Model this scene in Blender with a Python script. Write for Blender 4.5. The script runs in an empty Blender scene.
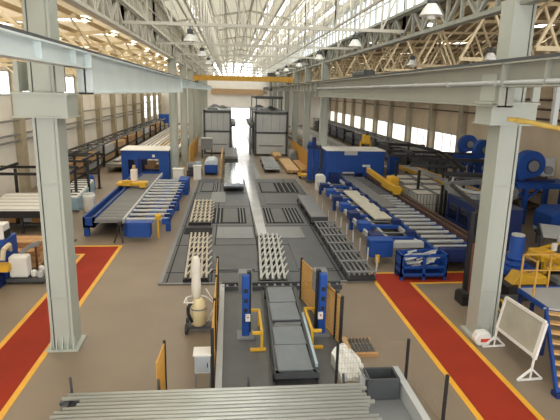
import bpy, bmesh, math, random
from mathutils import Vector, Matrix
random.seed(7)
SC = bpy.context.scene
COL = SC.collection

# ---------------------------------------------------------------- camera
cam_d = bpy.data.cameras.new('camera')
cam_d.sensor_width = 36.0
cam_d.lens = 507.0 / 560.0 * 36.0
cam_d.clip_end = 400
cam = bpy.data.objects.new('camera', cam_d)
COL.objects.link(cam)
PIT, YAW, ROLL = .2277, .1009, .0218
_F = Vector((math.sin(YAW) * math.cos(PIT), math.cos(YAW) * math.cos(PIT), -math.sin(PIT)))
_R = Vector((math.cos(YAW), -math.sin(YAW), 0))
_U = _R.cross(_F)
_R2 = math.cos(ROLL) * _R + math.sin(ROLL) * _U
_U2 = -math.sin(ROLL) * _R + math.cos(ROLL) * _U
M3 = Matrix((_R2, _U2, -_F)).transposed()
cam.matrix_world = Matrix.Translation((0, 0, 7.0)) @ M3.to_4x4()
SC.camera = cam

# ---------------------------------------------------------------- world, lights, exposure
world = bpy.data.worlds.new('world')
SC.world = world
world.use_nodes = True
bg = world.node_tree.nodes['Background']
bg.inputs[0].default_value = (.97, .985, 1.0, 1)
bg.inputs[1].default_value = 1.9
SC.view_settings.view_transform = 'Standard'
SC.view_settings.look = 'None'
SC.view_settings.gamma = 1.0
SC.view_settings.use_curve_mapping = False
SC.view_settings.exposure = 0.45


def area(name, loc, sx, sy, radiance, col=(1, 1, 1), rot=(0, 0, 0)):
    l = bpy.data.lights.new(name, 'AREA')
    l.shape = 'RECTANGLE'
    l.size, l.size_y = sx, sy
    l.energy = radiance * math.pi * sx * sy
    l.color = col
    o = bpy.data.objects.new(name, l)
    o.location = loc
    o.rotation_euler = rot
    COL.objects.link(o)
    return o


# roof lights: area lamps added under the nave roof as its main daylight
for nm, x, z, tilt, L in (('roof_light_left', -1.9, 12.55, .175, 3.2), ('roof_light_right', 5.0, 12.55, -.175, 3.2)):
    area(nm, (x, 50, z), 1.1, 112, L, (1, .985, .95), (0, -tilt, 0))

area('door_daylight', (2.05, 108.2, 1.85), 4.1, 3.7, 9.0, (.95, .98, 1), (math.pi / 2, 0, math.pi))

# ---------------------------------------------------------------- materials
MATS = {}


def pm(name, col, rough=.55, metal=0.0, var=.10, scale=3.0, emit=0.0, stretch=None, bump=0.0, trans=0.0):
    if name in MATS:
        return MATS[name]
    m = bpy.data.materials.new(name)
    m.use_nodes = True
    nt = m.node_tree
    b = nt.nodes['Principled BSDF']
    b.inputs['Roughness'].default_value = rough
    b.inputs['Metallic'].default_value = metal
    tc = nt.nodes.new('ShaderNodeTexCoord')
    mp = nt.nodes.new('ShaderNodeMapping')
    nt.links.new(tc.outputs['Object'], mp.inputs[0])
    if stretch:
        mp.inputs['Scale'].default_value = stretch
    nz = nt.nodes.new('ShaderNodeTexNoise')
    nz.inputs['Scale'].default_value = scale
    nz.inputs['Detail'].default_value = 5
    nt.links.new(mp.outputs[0], nz.inputs['Vector'])
    cr = nt.nodes.new('ShaderNodeValToRGB')
    cr.color_ramp.elements[0].position = .3
    cr.color_ramp.elements[1].position = .7
    cr.color_ramp.elements[0].color = tuple(max(0, c * (1 - var)) for c in col) + (1,)
    cr.color_ramp.elements[1].color = tuple(min(1, c * (1 + var)) for c in col) + (1,)
    nt.links.new(nz.outputs['Fac'], cr.inputs[0])
    nt.links.new(cr.outputs[0], b.inputs['Base Color'])
    if emit:
        b.inputs['Emission Color'].default_value = tuple(col) + (1,)
        b.inputs['Emission Strength'].default_value = emit
    if bump:
        bp = nt.nodes.new('ShaderNodeBump')
        bp.inputs['Strength'].default_value = bump
        bp.inputs['Distance'].default_value = .02
        nt.links.new(nz.outputs['Fac'], bp.inputs['Height'])
        nt.links.new(bp.outputs[0], b.inputs['Normal'])
    if trans:
        tr = nt.nodes.new('ShaderNodeBsdfTranslucent')
        nt.links.new(cr.outputs[0], tr.inputs['Color'])
        mx = nt.nodes.new('ShaderNodeMixShader')
        mx.inputs[0].default_value = trans
        nt.links.new(b.outputs[0], mx.inputs[1])
        nt.links.new(tr.outputs[0], mx.inputs[2])
        nt.links.new(mx.outputs[0], nt.nodes['Material Output'].inputs[0])
    MATS[name] = m
    return m


def srgb(r, g, b):
    f = lambda c: (c / 255 / 12.92) if c <= 10.3 else ((c / 255 + .055) / 1.055) ** 2.4
    return (f(r), f(g), f(b))


concrete = pm('concrete', srgb(135, 120, 101), .42, var=.09, scale=.45, bump=.02)
aisle_fl = pm('aisle_glare_and_channel', srgb(186, 188, 188), .14, var=.10, scale=.6)
red_p = pm('red_paint', srgb(152, 40, 4), .9, var=.10, scale=.8)
yel_p = pm('yellow_paint', srgb(232, 172, 48), .5, var=.08, scale=2)
cream_w = pm('wall_cream', srgb(246, 243, 236), .8, var=.06, scale=.5)
tan_w = pm('wall_tan', srgb(220, 202, 174), .8, var=.08, scale=.5)
roof_n = pm('roof_nave', srgb(230, 226, 214), .8, var=.05, scale=.4, trans=.55)
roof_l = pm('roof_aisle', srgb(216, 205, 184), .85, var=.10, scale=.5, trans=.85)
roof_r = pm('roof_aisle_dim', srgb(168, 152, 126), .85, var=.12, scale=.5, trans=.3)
col_m = pm('column_grey', srgb(176, 180, 169), .5, var=.04, scale=.8)
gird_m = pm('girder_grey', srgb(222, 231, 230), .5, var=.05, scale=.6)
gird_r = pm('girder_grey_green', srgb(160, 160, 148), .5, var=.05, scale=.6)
steel_l = pm('truss_white', srgb(206, 202, 188), .5, var=.05, scale=2)
steel_c = pm('truss_cream', srgb(240, 222, 182), .55, var=.08, scale=2)
blue = pm('machine_blue', srgb(18, 72, 152), .55, var=.10, scale=2)
blue_d = pm('machine_blue_dark', srgb(10, 36, 94), .55, var=.12, scale=2)
yellow = pm('machine_yellow', srgb(226, 176, 44), .45, var=.08, scale=3)
fence_y = pm('fence_yellow', srgb(208, 158, 74), .5, var=.08, scale=3)
black = pm('black_steel', srgb(34, 33, 34), .5, var=.15, scale=3)
dgrey = pm('dark_grey_steel', srgb(74, 76, 78), .5, var=.12, scale=2)
plate_m = pm('floor_plate', srgb(84, 86, 87), .4, .25, var=.12, scale=1.2)
plate_l = pm('floor_plate_light', srgb(132, 134, 134), .38, .25, var=.08, scale=1.5)
pit_m = pm('pit_dark', srgb(20, 20, 22), .85, var=.2, scale=2)
pitfl = pm('pit_floor', srgb(92, 92, 90), .45, var=.18, scale=.9)
mgrey = pm('mid_grey_steel', srgb(128, 130, 130), .45, var=.08, scale=2)
lgrey = pm('light_grey_paint', srgb(190, 192, 190), .5, var=.05, scale=2)
alu = pm('aluminium', srgb(208, 208, 202), .32, .55, var=.06, scale=4, stretch=(1, 8, 1))
alu_x = pm('aluminium_pipe', srgb(184, 186, 178), .38, .35, var=.10, scale=3, stretch=(.3, 6, 1))
silver = pm('bright_foil', srgb(225, 232, 236), .15, .8, var=.05, scale=3)
white = pm('white_paint', srgb(232, 230, 222), .5, var=.04, scale=2)
oven_m = pm('oven_panel', srgb(176, 176, 172), .4, .3, var=.06, scale=1)
wood = pm('timber', srgb(186, 142, 92), .7, var=.18, scale=3, stretch=(1, .2, 1))
wood_l = pm('timber_pale', srgb(208, 172, 124), .7, var=.15, scale=3, stretch=(1, .2, 1))
brown = pm('rail_brown', srgb(96, 72, 60), .45, .2, var=.15, scale=2)
rubber = pm('rubber', srgb(46, 46, 46), .7, var=.1)
tank_m = pm('tank_cream', srgb(228, 212, 166), .5, var=.05)
fabric = pm('filter_cloth', srgb(222, 216, 200), .8, var=.06, scale=4)
slat_m = pm('rack_slat', srgb(192, 182, 162), .5, .1, var=.10, scale=3)
slat_g = pm('rack_slat_grey', srgb(190, 190, 184), .45, .2, var=.08, scale=3)
steel_b = pm('stair_wood', srgb(214, 172, 116), .6, var=.12, scale=4)
redprint = pm('red_print', srgb(206, 70, 40), .6)
lblue = pm('pale_blue_panel', srgb(158, 186, 200), .5, var=.05)
win_e = pm('window_daylight', (.93, .97, 1.0), .4, var=0, emit=2.2)
win_g = pm('gable_daylight', (1, 1, 1), .4, var=0, emit=4.0)
win_w = pm('window_warm_daylight', (1.0, .96, .88), .4, var=0, emit=1.0)
sky_e = pm('skylight_daylight', (1.0, .98, .94), .4, var=0, emit=7.0)
glass_y = pm('clerestory_pane', (.82, .91, 1.0), .4, var=0, emit=1.0)
glass_r = pm('roof_translucent', (1.0, .985, .94), .4, var=0, emit=1.4)
lamp_m = pm('lamp_shade_white', srgb(226, 226, 220), .5, var=.03)
greyboard = pm('board_panel', srgb(176, 174, 156), .35, var=.15, scale=1.5)


# ---------------------------------------------------------------- mesh builder
class MB:
    def __init__(s):
        s.v, s.f = [], []

    def add(s, vs, fs):
        n = len(s.v)
        s.v += [tuple(v) for v in vs]
        s.f += [tuple(i + n for i in f) for f in fs]
        return s

    def box(s, x0, x1, y0, y1, z0, z1):
        return s.add([(x0, y0, z0), (x1, y0, z0), (x1, y1, z0), (x0, y1, z0), (x0, y0, z1), (x1, y0, z1), (x1, y1, z1), (x0, y1, z1)],
                     [(0, 3, 2, 1), (4, 5, 6, 7), (0, 1, 5, 4), (1, 2, 6, 5), (2, 3, 7, 6), (3, 0, 4, 7)])

    def bar(s, p, q, w, h=None):
        p, q = Vector(p), Vector(q)
        h = w if h is None else h
        d = (q - p)
        if d.length < 1e-6:
            return s
        d.normalize()
        up = Vector((0, 0, 1)) if abs(d.z) < .95 else Vector((0, 1, 0))
        a = d.cross(up).normalized()
        b = a.cross(d).normalized()
        vs = []
        for e in (p, q):
            for (i, j) in ((-1, -1), (1, -1), (1, 1), (-1, 1)):
                vs.append(e + a * (i * w / 2) + b * (j * h / 2))
        return s.add(vs, [(0, 1, 2, 3), (7, 6, 5, 4), (0, 4, 5, 1), (1, 5, 6, 2), (2, 6, 7, 3), (3, 7, 4, 0)])

    def tube(s, p, q, r, n=10, r2=None):
        p, q = Vector(p), Vector(q)
        r2 = r if r2 is None else r2
        d = (q - p).normalized()
        up = Vector((0, 0, 1)) if abs(d.z) < .95 else Vector((0, 1, 0))
        a = d.cross(up).normalized()
        b = a.cross(d)
        vs = []
        for e, rr in ((p, r), (q, r2)):
            for k in range(n):
                t = 2 * math.pi * k / n
                vs.append(e + a * (math.cos(t) * rr) + b * (math.sin(t) * rr))
        fs = [(k, (k + 1) % n, n + (k + 1) % n, n + k) for k in range(n)]
        fs += [tuple(range(n - 1, -1, -1)), tuple(range(n, 2 * n))]
        return s.add(vs, fs)

    def path(s, pts, r, n=8):
        for a, b in zip(pts, pts[1:]):
            s.tube(a, b, r, n)
        return s

    def lathe(s, prof, c, n=20):
        # prof: (radius, z) from bottom to top around a vertical axis
        vs, fs = [], []
        for r, z in prof:
            for k in range(n):
                t = 2 * math.pi * k / n
                vs.append((c[0] + r * math.cos(t), c[1] + r * math.sin(t), c[2] + z))
        for i in range(len(prof) - 1):
            for k in range(n):
                fs.append((i * n + k, i * n + (k + 1) % n, (i + 1) * n + (k + 1) % n, (i + 1) * n + k))
        fs.append(tuple(range(n - 1, -1, -1)))
        m = (len(prof) - 1) * n
        fs.append(tuple(range(m, m + n)))
        return s.add(vs, fs)

    def prism(s, poly, axis, a0, a1):
        # poly in the other two axes (in x,y,z order); extruded along axis
        n = len(poly)
        vs = []
        for a in (a0, a1):
            for (u, w) in poly:
                vs.append({'x': (a, u, w), 'y': (u, a, w), 'z': (u, w, a)}[axis])
        fs = [tuple(range(n)), tuple(range(2 * n - 1, n - 1, -1))] + [(k, k + n, (k + 1) % n + n, (k + 1) % n) for k in range(n)]
        return s.add(vs, fs)

    def build(s, name, mat, parent=None, bevel=0.0, smooth=False):
        off = Vector((0, 0, 0))
        p = parent
        while p is not None:
            off += p.location
            p = p.parent
        me = bpy.data.meshes.new(name)
        me.from_pydata([tuple(Vector(v) - off) for v in s.v], [], s.f)
        bm = bmesh.new()
        bm.from_mesh(me)
        bmesh.ops.recalc_face_normals(bm, faces=bm.faces)
        if bevel:
            bmesh.ops.bevel(bm, geom=[e for e in bm.edges if e.calc_face_angle(0) > .6], offset=bevel, segments=1, affect='EDGES', clamp_overlap=True)
        bm.to_mesh(me)
        bm.free()
        if smooth:
            for f in me.polygons:
                f.use_smooth = len(f.vertices) == 4
        me.materials.append(mat)
        o = bpy.data.objects.new(name, me)
        COL.objects.link(o)
        if parent is not None:
            o.parent = parent
        return o


def tag(o, label=None, cat=None, group=None, kind=None):
    if label: o['label'] = label
    if cat: o['category'] = cat
    if group: o['group'] = group
    if kind: o['kind'] = kind
    return o


def thing(name, label, cat, loc=(0, 0, 0), group=None, kind=None):
    o = bpy.data.objects.new(name, None)
    COL.objects.link(o)
    o.location = loc
    o.empty_display_size = .2
    return tag(o, label, cat, group, kind)


def dup(root, delta=(0, 0, 0), label=None, group=None, rz=None):
    r = root.copy()
    COL.objects.link(r)
    r.location = Vector(root.location) + Vector(delta)
    if rz is not None: r.rotation_euler = (0, 0, rz)
    if label: r['label'] = label
    if group: r['group'] = group
    for ch in list(root.children):
        c = ch.copy()
        COL.objects.link(c)
        c.parent = r
        for g in list(ch.children):
            d = g.copy()
            COL.objects.link(d)
            d.parent = c
    return r


def S(o, label=None, cat=None, group=None):
    return tag(o, label, cat, group, 'structure')


ORD = ['nearest', 'second', 'third', 'fourth', 'fifth', 'sixth', 'seventh', 'eighth', 'ninth', 'tenth', 'eleventh', 'twelfth', 'thirteenth',
       'fourteenth', 'fifteenth', 'sixteenth', 'seventeenth', 'eighteenth', 'nineteenth', 'twentieth']
XL, XR = -4.4, 7.55      # the two column lines of the nave
WL, WR = -14.0, 20.0     # outer walls
YE = 107.0               # end wall
YB = -3.0                # the hall goes on behind the camera
BAYS = [13.5, 41.1, 50.3, 59.5, 68.7, 77.9, 87.1, 96.3]
GRID = [4.3, 13.5, 22.7, 31.9, 41.1, 50.3, 59.5, 68.7, 77.9, 87.1, 96.3, 105.5]

# ================================================================ STRUCTURE
S(MB().box(WL - .3, WR + .3, YB, YE + 14, -.3, 0).build('floor', concrete), 'brown grey concrete floor of the factory hall', 'floor')
S(MB().box(.5, 2.5, 41.2, YE + 12, 0, .006).build('floor_aisle', aisle_fl), 'smooth floor strip painted pale for door glare, running to the open end door', 'floor')  # paler than the concrete: glare from the door put into the colour
# painted walkways
w = S(MB().prism([(-6.25, YB), (-5.05, YB), (-5.05, 22.75), (-13.2, 22.75), (-13.2, 21.7), (-6.25, 21.7)], 'z', 0, .004).build('floor_walkway', red_p),
      'red painted walkway with yellow edges along the left column', 'walkway')
m = MB().box(-6.4, -6.25, YB, 21.7, 0, .008).box(-5.05, -4.9, YB, 22.9, 0, .008).box(-13.2, -5.05, 22.75, 22.9, 0, .008).box(-13.2, -6.25, 21.7, 21.55, 0, .0085)
m.build('border_line', yel_p, w)
w = S(MB().prism([(5.62, YB), (6.85, YB), (6.85, 17.75), (12.6, 17.75), (12.6, 18.75), (5.62, 18.75)], 'z', 0, .004).build('floor_walkway', red_p),
      'red painted walkway with yellow edges beside the display board', 'walkway')
m = MB().box(5.47, 5.62, YB, 18.9, 0, .008).box(6.85, 7.0, YB, 17.75, 0, .008).box(5.62, 12.6, 18.75, 18.9, 0, .008).box(6.85, 12.6, 17.6, 17.75, 0, .0085)
m.build('border_line', yel_p, w)

# outer walls
S(MB().box(WL - .3, WL, YB, YE, 0, 9.0).build('wall_left', cream_w), 'cream outer wall of the left aisle', 'wall')
S(MB().box(WR, WR + .3, YB, YE, 0, 10.8).build('wall_right', tan_w), 'tan outer wall of the right aisle', 'wall')
m = MB()
m.box(WL, -.1, YE, YE + .3, 0, 9.6).box(4.2, WR, YE, YE + .3, 0, 9.6).box(XR, WR, YE, YE + .3, 9.6, 10.9).box(-.1, 4.2, YE, YE + .3, 3.7, 9.6)
m.box(XL, XL + 1.0, YE, YE + .3, 9.6, 13.2).box(XR - 1.0, XR, YE, YE + .3, 9.6, 13.2).box(XL, XR, YE, YE + .3, 12.9, 13.4)
S(m.build('wall_back', cream_w), 'cream end wall around the open bright door', 'wall')
m = MB().box(-.25, -.1, YE - .12, YE, 0, 3.85).box(4.2, 4.35, YE - .12, YE, 0, 3.85).box(-.25, 4.35, YE - .12, YE, 3.7, 3.85)
S(m.build('door_1', lgrey), 'frame of the open end door letting daylight in', 'door')
S(MB().box(XL + .6, XR - .6, YE - .6, YE - .1, 6.4, 7.5).build('trim_1', pm('lintel_tan', srgb(190, 158, 120), .7)), 'tan beam across the end wall above the open door', 'beam')

WN = [0]


def window(mb_frame, mb_pane, pane_mat, label, fm=lgrey):
    WN[0] += 1
    f = S(mb_frame.build('window_%d' % WN[0], fm), label, 'window')
    mb_pane.build('window_pane', pane_mat, f)
    return f


# gable window above the end door
fr = MB().box(-3.4, 6.55, YE - .1, YE + .05, 9.6, 9.75)
for k in range(8):
    x = -3.4 + k * 1.42
    fr.box(x - .04, x + .04, YE - .1, YE + .05, 9.6, 12.6)
window(fr, MB().box(-3.4, 6.55, YE + .1, YE + .16, 9.6, 12.9), win_g, 'bright gable window above the far end door')

# left wall pilasters and windows
for i in range(12):
    y = 35.2 - 6.9 * 1 + i * 6.9
    if y > YE - 1: break
    S(MB().box(WL, WL + .5, y - .35, y + .35, 0, 8.6).build('column', pm('pilaster_tan', srgb(176, 166, 142), .7)), '%s tan pilaster on the left outer wall' % ORD[i], 'pilaster', 'left wall pilasters')
    fr = MB().box(WL, WL + .06, y + .5, y + 6.4, 6.45, 6.55).box(WL, WL + .06, y + .5, y + 6.4, 7.9, 8.0)
    for k in range(5):
        yy = y + .5 + k * 1.475
        fr.box(WL, WL + .06, yy - .04, yy + .04, 6.5, 7.95)
    window(fr, MB().box(WL - .02, WL + .02, y + .5, y + 6.4, 6.55, 7.9), win_e, '%s high window band on the left outer wall' % ORD[i])
for i, y in enumerate((86.5, 93.5, 100.5)):
    fr = MB().box(WL, WL + .06, y - 2.2, y + 2.2, 2.3, 2.4).box(WL, WL + .06, y - 2.2, y + 2.2, 5.9, 6.0).box(WL, WL + .06, y - .04, y + .04, 2.4, 5.9)
    window(fr, MB().box(WL - .02, WL + .02, y - 2.2, y + 2.2, 2.4, 5.9), win_e, '%s tall bright window at the far left' % ORD[i])
# right wall pilasters, windows
for i in range(12):
    y = 35.6 + i * 6.6
    if y > YE - 1: break
    S(MB().box(WR - .5, WR, y - .35, y + .35, 0, 10.5).build('column', pm('pilaster_tan', srgb(176, 166, 142), .7)), '%s tan pilaster on the right outer wall' % ORD[i], 'pilaster', 'right wall pilasters')
    fr = MB().box(WR - .06, WR, y + .5, y + 6.1, 1.6, 1.7).box(WR - .06, WR, y + .5, y + 6.1, 3.6, 3.7)
    for k in range(4):
        yy = y + .5 + k * 1.866
        fr.box(WR - .06, WR, yy - .04, yy + .04, 1.7, 3.6)
    window(fr, MB().box(WR - .02, WR + .02, y + .5, y + 6.1, 1.7, 3.6), win_w, '%s bright window of the right outer wall' % ORD[i])
# horizontal pipes on the outer walls
for nm, x, zs, lab in (('wall_pipe', WL + .3, (3.6, 4.0, 4.9), 'left'), ('wall_pipe', WR - .3, (5.7, 6.3, 6.9), 'right')):
    for k, z in enumerate(zs):
        p = MB().tube((x, 12, z), (x, YE - 1, z), .07)
        for y in range(16, 100, 7):
            p.box(min(x, x + (.3 if x > 0 else -.3)), max(x, x + (.3 if x > 0 else -.3)), y - .04, y + .04, z - .04, z + .04)
        tag(p.build(nm, mgrey if lab == 'left' else brown), '%s of three pipes along the %s outer wall' % (('lowest', 'middle', 'topmost')[k], lab), 'pipe', kind='structure')

# ---------------- columns
for side, X0, sg in (('left', XL, 1), ('right', XR, -1)):
    for i, y in enumerate(BAYS):
        X = X0 - (.15 if side == 'left' and i == 0 else 0)
        w2, d2 = (.25, .3) if i == 0 else (.25, .28)
        root = thing('column', '%s grey steel column on the %s side of the nave' % (ORD[i], side), 'column', (X, y, 0), '%s nave columns' % side, 'structure')
        sh = MB().box(X - w2, X + w2, y - d2, y - d2 + .05, 0, 9.5).box(X - w2, X + w2, y + d2 - .05, y + d2, 0, 9.5)
        sh.box(X - w2, X - w2 + .04, y - d2, y + d2, 0, 9.5).box(X + w2 - .04, X + w2, y - d2, y + d2, 0, 9.5)
        sh.box(X - w2 - .05, X - w2 + .02, y - d2 - .03, y + d2 + .03, 0, 9.5).box(X + w2 - .02, X + w2 + .05, y - d2 - .03, y + d2 + .03, 0, 9.5)
        sh.build('shaft', col_m, root)
        bp = MB().box(X - .42, X + .42, y - .45, y + .45, 0, .05)
        for k in range(5):
            xx = X - .3 + k * .15
            bp.prism([(y - .43, .05), (y - d2, .05), (y - d2, .4)], 'x', xx - .015, xx + .015)
        bp.build('base_plate', col_m, root)
        if i == 0:
            br = MB().box(X - .66, X + .6, y - .45, y + .45, 6.3, 6.86)
            br.box(X - .7, X + .64, y - .5, y + .5, 6.82, 6.88).box(X - .7, X + .64, y - .5, y + .5, 6.27, 6.31)
            br.box(X - .6, X - .5, y - .4, y + .4, 6.9, 7.6).box(X + .4, X + .6, y - .5, y - .4, 6.9, 7.6)
            br.build('bracket', col_m, root)
            sp = MB()
            for zz in (1.5, 4.6):
                sp.box(X - w2 - .06, X + w2 + .06, y - d2 - .035, y - d2, zz, zz + .03)
            sp.build('splice_band', col_m, root)

# ---------------- crane girders, with rail and stiffeners
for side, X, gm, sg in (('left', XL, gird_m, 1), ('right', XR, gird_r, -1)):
    spans = [(YB, 14.4, 7.5, 7.92), (14.4, 41.0, 6.85, 7.92)] + [(a, a + 9.2, 7.2, 7.85) for a in BAYS[1:7]] + [(96.3, YE, 7.2, 7.85)]
    if side == 'right':
        spans[0] = (YB, 12.6, 7.25, 7.85)
        spans[1] = (12.6, 41.0, 6.75, 7.85)
    for i, (a, b, z0, z1) in enumerate(spans):
        XG = X + sg * .55
        g = MB().box(XG - .02, XG + .02, a, b, z0, z1)
        g.box(XG - .2, XG + .2, a, b, z1 - .04, z1).box(XG - .2, XG + .2, a, b, z0, z0 + .04)
        step = 2.3
        yy = a + .05
        while yy < b:
            if i != 1: g.box(XG - .16, XG + .16, yy - .01, yy + .01, z0, z1)
            yy += step
        g.box(XG - .2, XG + .2, a, a + .03, z0, z1).box(XG - .2, XG + .2, b - .03, b, z0, z1)
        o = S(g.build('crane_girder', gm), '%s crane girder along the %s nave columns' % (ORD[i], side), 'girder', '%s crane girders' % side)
        MB().box(XG - .06, XG + .06, a, b, z1, z1 + .1).build('crane_rail', dgrey, o)
p = MB().tube((6.92, YB, 7.36), (6.92, 41, 7.36), .06)
for y in range(-2, 41, 3):
    p.box(6.86, 7.0, y - .05, y + .05, 7.28, 7.44)
tag(p.build('conduit_pipe', lgrey), 'long conduit pipe fixed along the right crane girder', 'pipe', kind='structure')

# ---------------- jack trusses along the column lines
def lattice(mb, P0, P1, z0, z1, n, w=.09, verts=True, cross=False):
    """lattice panel between two plan points, bottom chord z0, top chord z1 (numbers or pairs)"""
    za0, zb0 = z0 if isinstance(z0, tuple) else (z0, z0)
    za1, zb1 = z1 if isinstance(z1, tuple) else (z1, z1)
    pt = lambda t, top: (P0[0] + (P1[0] - P0[0]) * t, P0[1] + (P1[1] - P0[1]) * t, (za1 + (zb1 - za1) * t) if top else (za0 + (zb0 - za0) * t))
    mb.bar(pt(0, 0), pt(1, 0), w * 1.5, w * 1.5)
    mb.bar(pt(0, 1), pt(1, 1), w * 1.5, w * 1.5)
    for k in range(n):
        a, b = k / n, (k + 1) / n
        if verts: mb.bar(pt(a, 0), pt(a, 1), w)
        if k % 2 == 0 or cross: mb.bar(pt(a, 0), pt(b, 1), w)
        if k % 2 == 1 or cross: mb.bar(pt(a, 1), pt(b, 0), w)
    if verts: mb.bar(pt(1, 0), pt(1, 1), w)


for side, X in (('left', XL), ('right', XR)):
    for i in range(len(GRID) - 1):
        a, b = GRID[i], GRID[i + 1]
        m = MB()
        lattice(m, (X, a), (X, b), 9.4, 10.4, 8, .11)
        m.box(X - .2, X + .2, a, b, 10.38, 10.5).box(X - .16, X + .16, a, b, 9.32, 9.42)
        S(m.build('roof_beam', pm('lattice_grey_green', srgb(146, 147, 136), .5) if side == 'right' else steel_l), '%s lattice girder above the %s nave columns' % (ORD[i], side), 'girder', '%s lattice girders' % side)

# ---------------- clerestory
for side, X, pmx in (('left', XL, pm('clerestory_cream', srgb(206, 200, 184), .8)), ('right', XR, glass_y)):
    for i in range(len(GRID) - 1):
        a, b = GRID[i], GRID[i + 1]
        fr = MB()
        for k in range(9):
            yy = a + k * 1.15
            fr.box(X - .06, X + .06, yy - .035, yy + .035, 10.5, 12.2)
        fr.box(X - .08, X + .08, a, b, 12.1, 12.25).box(X - .05, X + .05, a, b, 11.3, 11.36)
        window(fr, MB().box(X + (.1 if X > 0 else -.16), X + (.16 if X > 0 else -.1), a, b, 10.5, 12.2), pmx, '%s clerestory %s above the %s lattice girder' % (ORD[i], 'glazing' if side == 'right' else 'panel', side), steel_l)

S(MB().box(XL - .3, XL - .22, YB, YE, 9.4, 10.6).build('wall_upstand', pm('upstand_cream', srgb(186, 176, 152), .8)), 'cream upstand above the left aisle roof', 'wall')
S(MB().box(XR + .22, XR + .3, YB, YE, 10.3, 10.7).build('wall_upstand', pm('upstand_grey', srgb(120, 116, 104), .8)), 'grey upstand above the right aisle roof', 'wall')

# ---------------- nave roof
rx = (XL + XR) / 2
for k, x in enumerate((-2.9, 2.55, 3.55, 4.55, 5.55, 6.5)):
    za = 12.25 + (1 - abs(x - rx) / (rx - XL + .3)) * 1.05 - .03
    zb = 12.25 + (1 - abs(x + .42 - rx) / (rx - XL + .3)) * 1.05 - .03
    window(MB().box(x - .03, x, YB, YE, za - .06, za).box(x + .42, x + .45, YB, YE, zb - .06, zb),
           MB().add([(x, YB, za), (x + .42, YB, zb), (x + .42, YE, zb), (x, YE, za)], [(0, 1, 2, 3)]), glass_r, '%s translucent strip along the nave roof, counted from the left' % ORD[k].replace('nearest', 'first'), steel_l)
m = MB()
for (xa, za, xb, zb) in ((XL - .3, 12.25, rx, 13.3), (XR + .3, 12.25, rx, 13.3)):
    m.add([(xa, YB, za), (xb, YB, zb), (xb, YE, zb), (xa, YE, za), (xa, YB, za + .12), (xb, YB, zb + .12), (xb, YE, zb + .12), (xa, YE, za + .12)],
          [(0, 1, 2, 3), (7, 6, 5, 4), (0, 4, 5, 1), (1, 5, 6, 2), (2, 6, 7, 3), (3, 7, 4, 0)])
S(m.build('ceiling', roof_n), 'pale sheeted roof over the nave', 'ceiling')
m = MB()
for k in range(13):
    x = XL + .3 + k * (XR - XL - .6) / 12
    z = 12.25 + (1 - abs(x - rx) / (rx - XL + .3)) * 1.05 - .14
    m.box(x - .07, x + .07, YB, YE, z - .14, z)
S(m.build('ceiling_purlins', steel_l), 'long purlins under the nave roof', 'purlins')
for i, y in enumerate(GRID):
    m = MB()
    zt = lambda x: 12.25 + (1 - abs(x - rx) / (rx - XL + .3)) * 1.05 - .3
    m.bar((XL, y, 9.7), (XR, y, 9.7), .13, .13)
    N = 12
    xs = [XL + (XR - XL) * k / N for k in range(N + 1)]
    for k in range(N):
        a, b = xs[k], xs[k + 1]
        m.bar((a, y, zt(a)), (b, y, zt(b)), .14)
        m.bar((a, y, 9.7), (a, y, zt(a)), .06)
        if k < N / 2:
            m.bar((a, y, zt(a)), (b, y, 9.7), .065)
        else:
            m.bar((a, y, 9.7), (b, y, zt(b)), .065)
    m.bar((XR, y, 9.7), (XR, y, zt(XR)), .08)
    S(m.build('ceiling_beam', steel_l), '%s white roof truss spanning the nave' % ORD[i], 'truss', 'nave roof trusses')
for k, x in enumerate((-1.4, 4.5)):
    m = MB()
    for i in range(len(GRID) - 1):
        z1 = 12.25 + (1 - abs(x - rx) / (rx - XL + .3)) * 1.05 - .35
        lattice(m, (x, GRID[i]), (x, GRID[i + 1]), 9.75, z1, 6, .045)
    S(m.build('ceiling_beam', steel_l), '%s lengthwise bracing lattice under the nave roof' % ('left', 'right')[k], 'bracing')

# ---------------- aisle roofs, trusses and skylights
def aisle(side, x0, x1, mat, tm, zi=9.5, zo=8.7):
    zz = lambda x: zi + (zo - zi) * (x - x0) / (x1 - x0)
    m = MB()
    m.add([(x0, YB, zi), (x1, YB, zo), (x1, YE, zo), (x0, YE, zi), (x0, YB, zi + .12), (x1, YB, zo + .12), (x1, YE, zo + .12), (x0, YE, zi + .12)],
          [(0, 1, 2, 3), (7, 6, 5, 4), (0, 4, 5, 1), (1, 5, 6, 2), (2, 6, 7, 3), (3, 7, 4, 0)])
    S(m.build('ceiling', mat), 'sheeted roof over the %s aisle' % side, 'ceiling')
    m = MB()
    for k in range(8):
        x = x0 + (x1 - x0) * (k + .5) / 8
        m.box(x - .05, x + .05, YB, YE, zz(x) - .15, zz(x) - .01)
    S(m.build('ceiling_purlins', mat), 'purlins under the %s aisle roof' % side, 'purlins')
    n = 0
    y = 8.9
    sgn = 1 if x1 > x0 else -1
    while y < YE and n < 20:
        m = MB()
        N = 8 if side == 'left' else 12
        zb = 8.3 if side == 'right' else 8.35
        lattice(m, (x0 + sgn * .4, y), (x1 - sgn * .3, y), (zb, zb - (.15 if side == 'left' else 0)), (zi - .2, zo - .2), N, .085, verts=False, cross=False)
        for k in range(N):
            xa = x0 + (x1 - x0) * (k + .5) / N
            m.bar((xa, y, zz(xa) - .2), (xa, min(y + 2.3, YE - .2), zz(xa) - .9), .06)
        S(m.build('ceiling_beam', tm), '%s cream lattice truss under the %s aisle roof' % (ORD[n], side), 'truss', '%s aisle trusses' % side)
        n += 1
        y += 4.6 if n < 14 else 8
    return zz


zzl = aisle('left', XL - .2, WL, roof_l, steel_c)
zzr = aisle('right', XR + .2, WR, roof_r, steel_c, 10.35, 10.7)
SK = [0]


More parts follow.
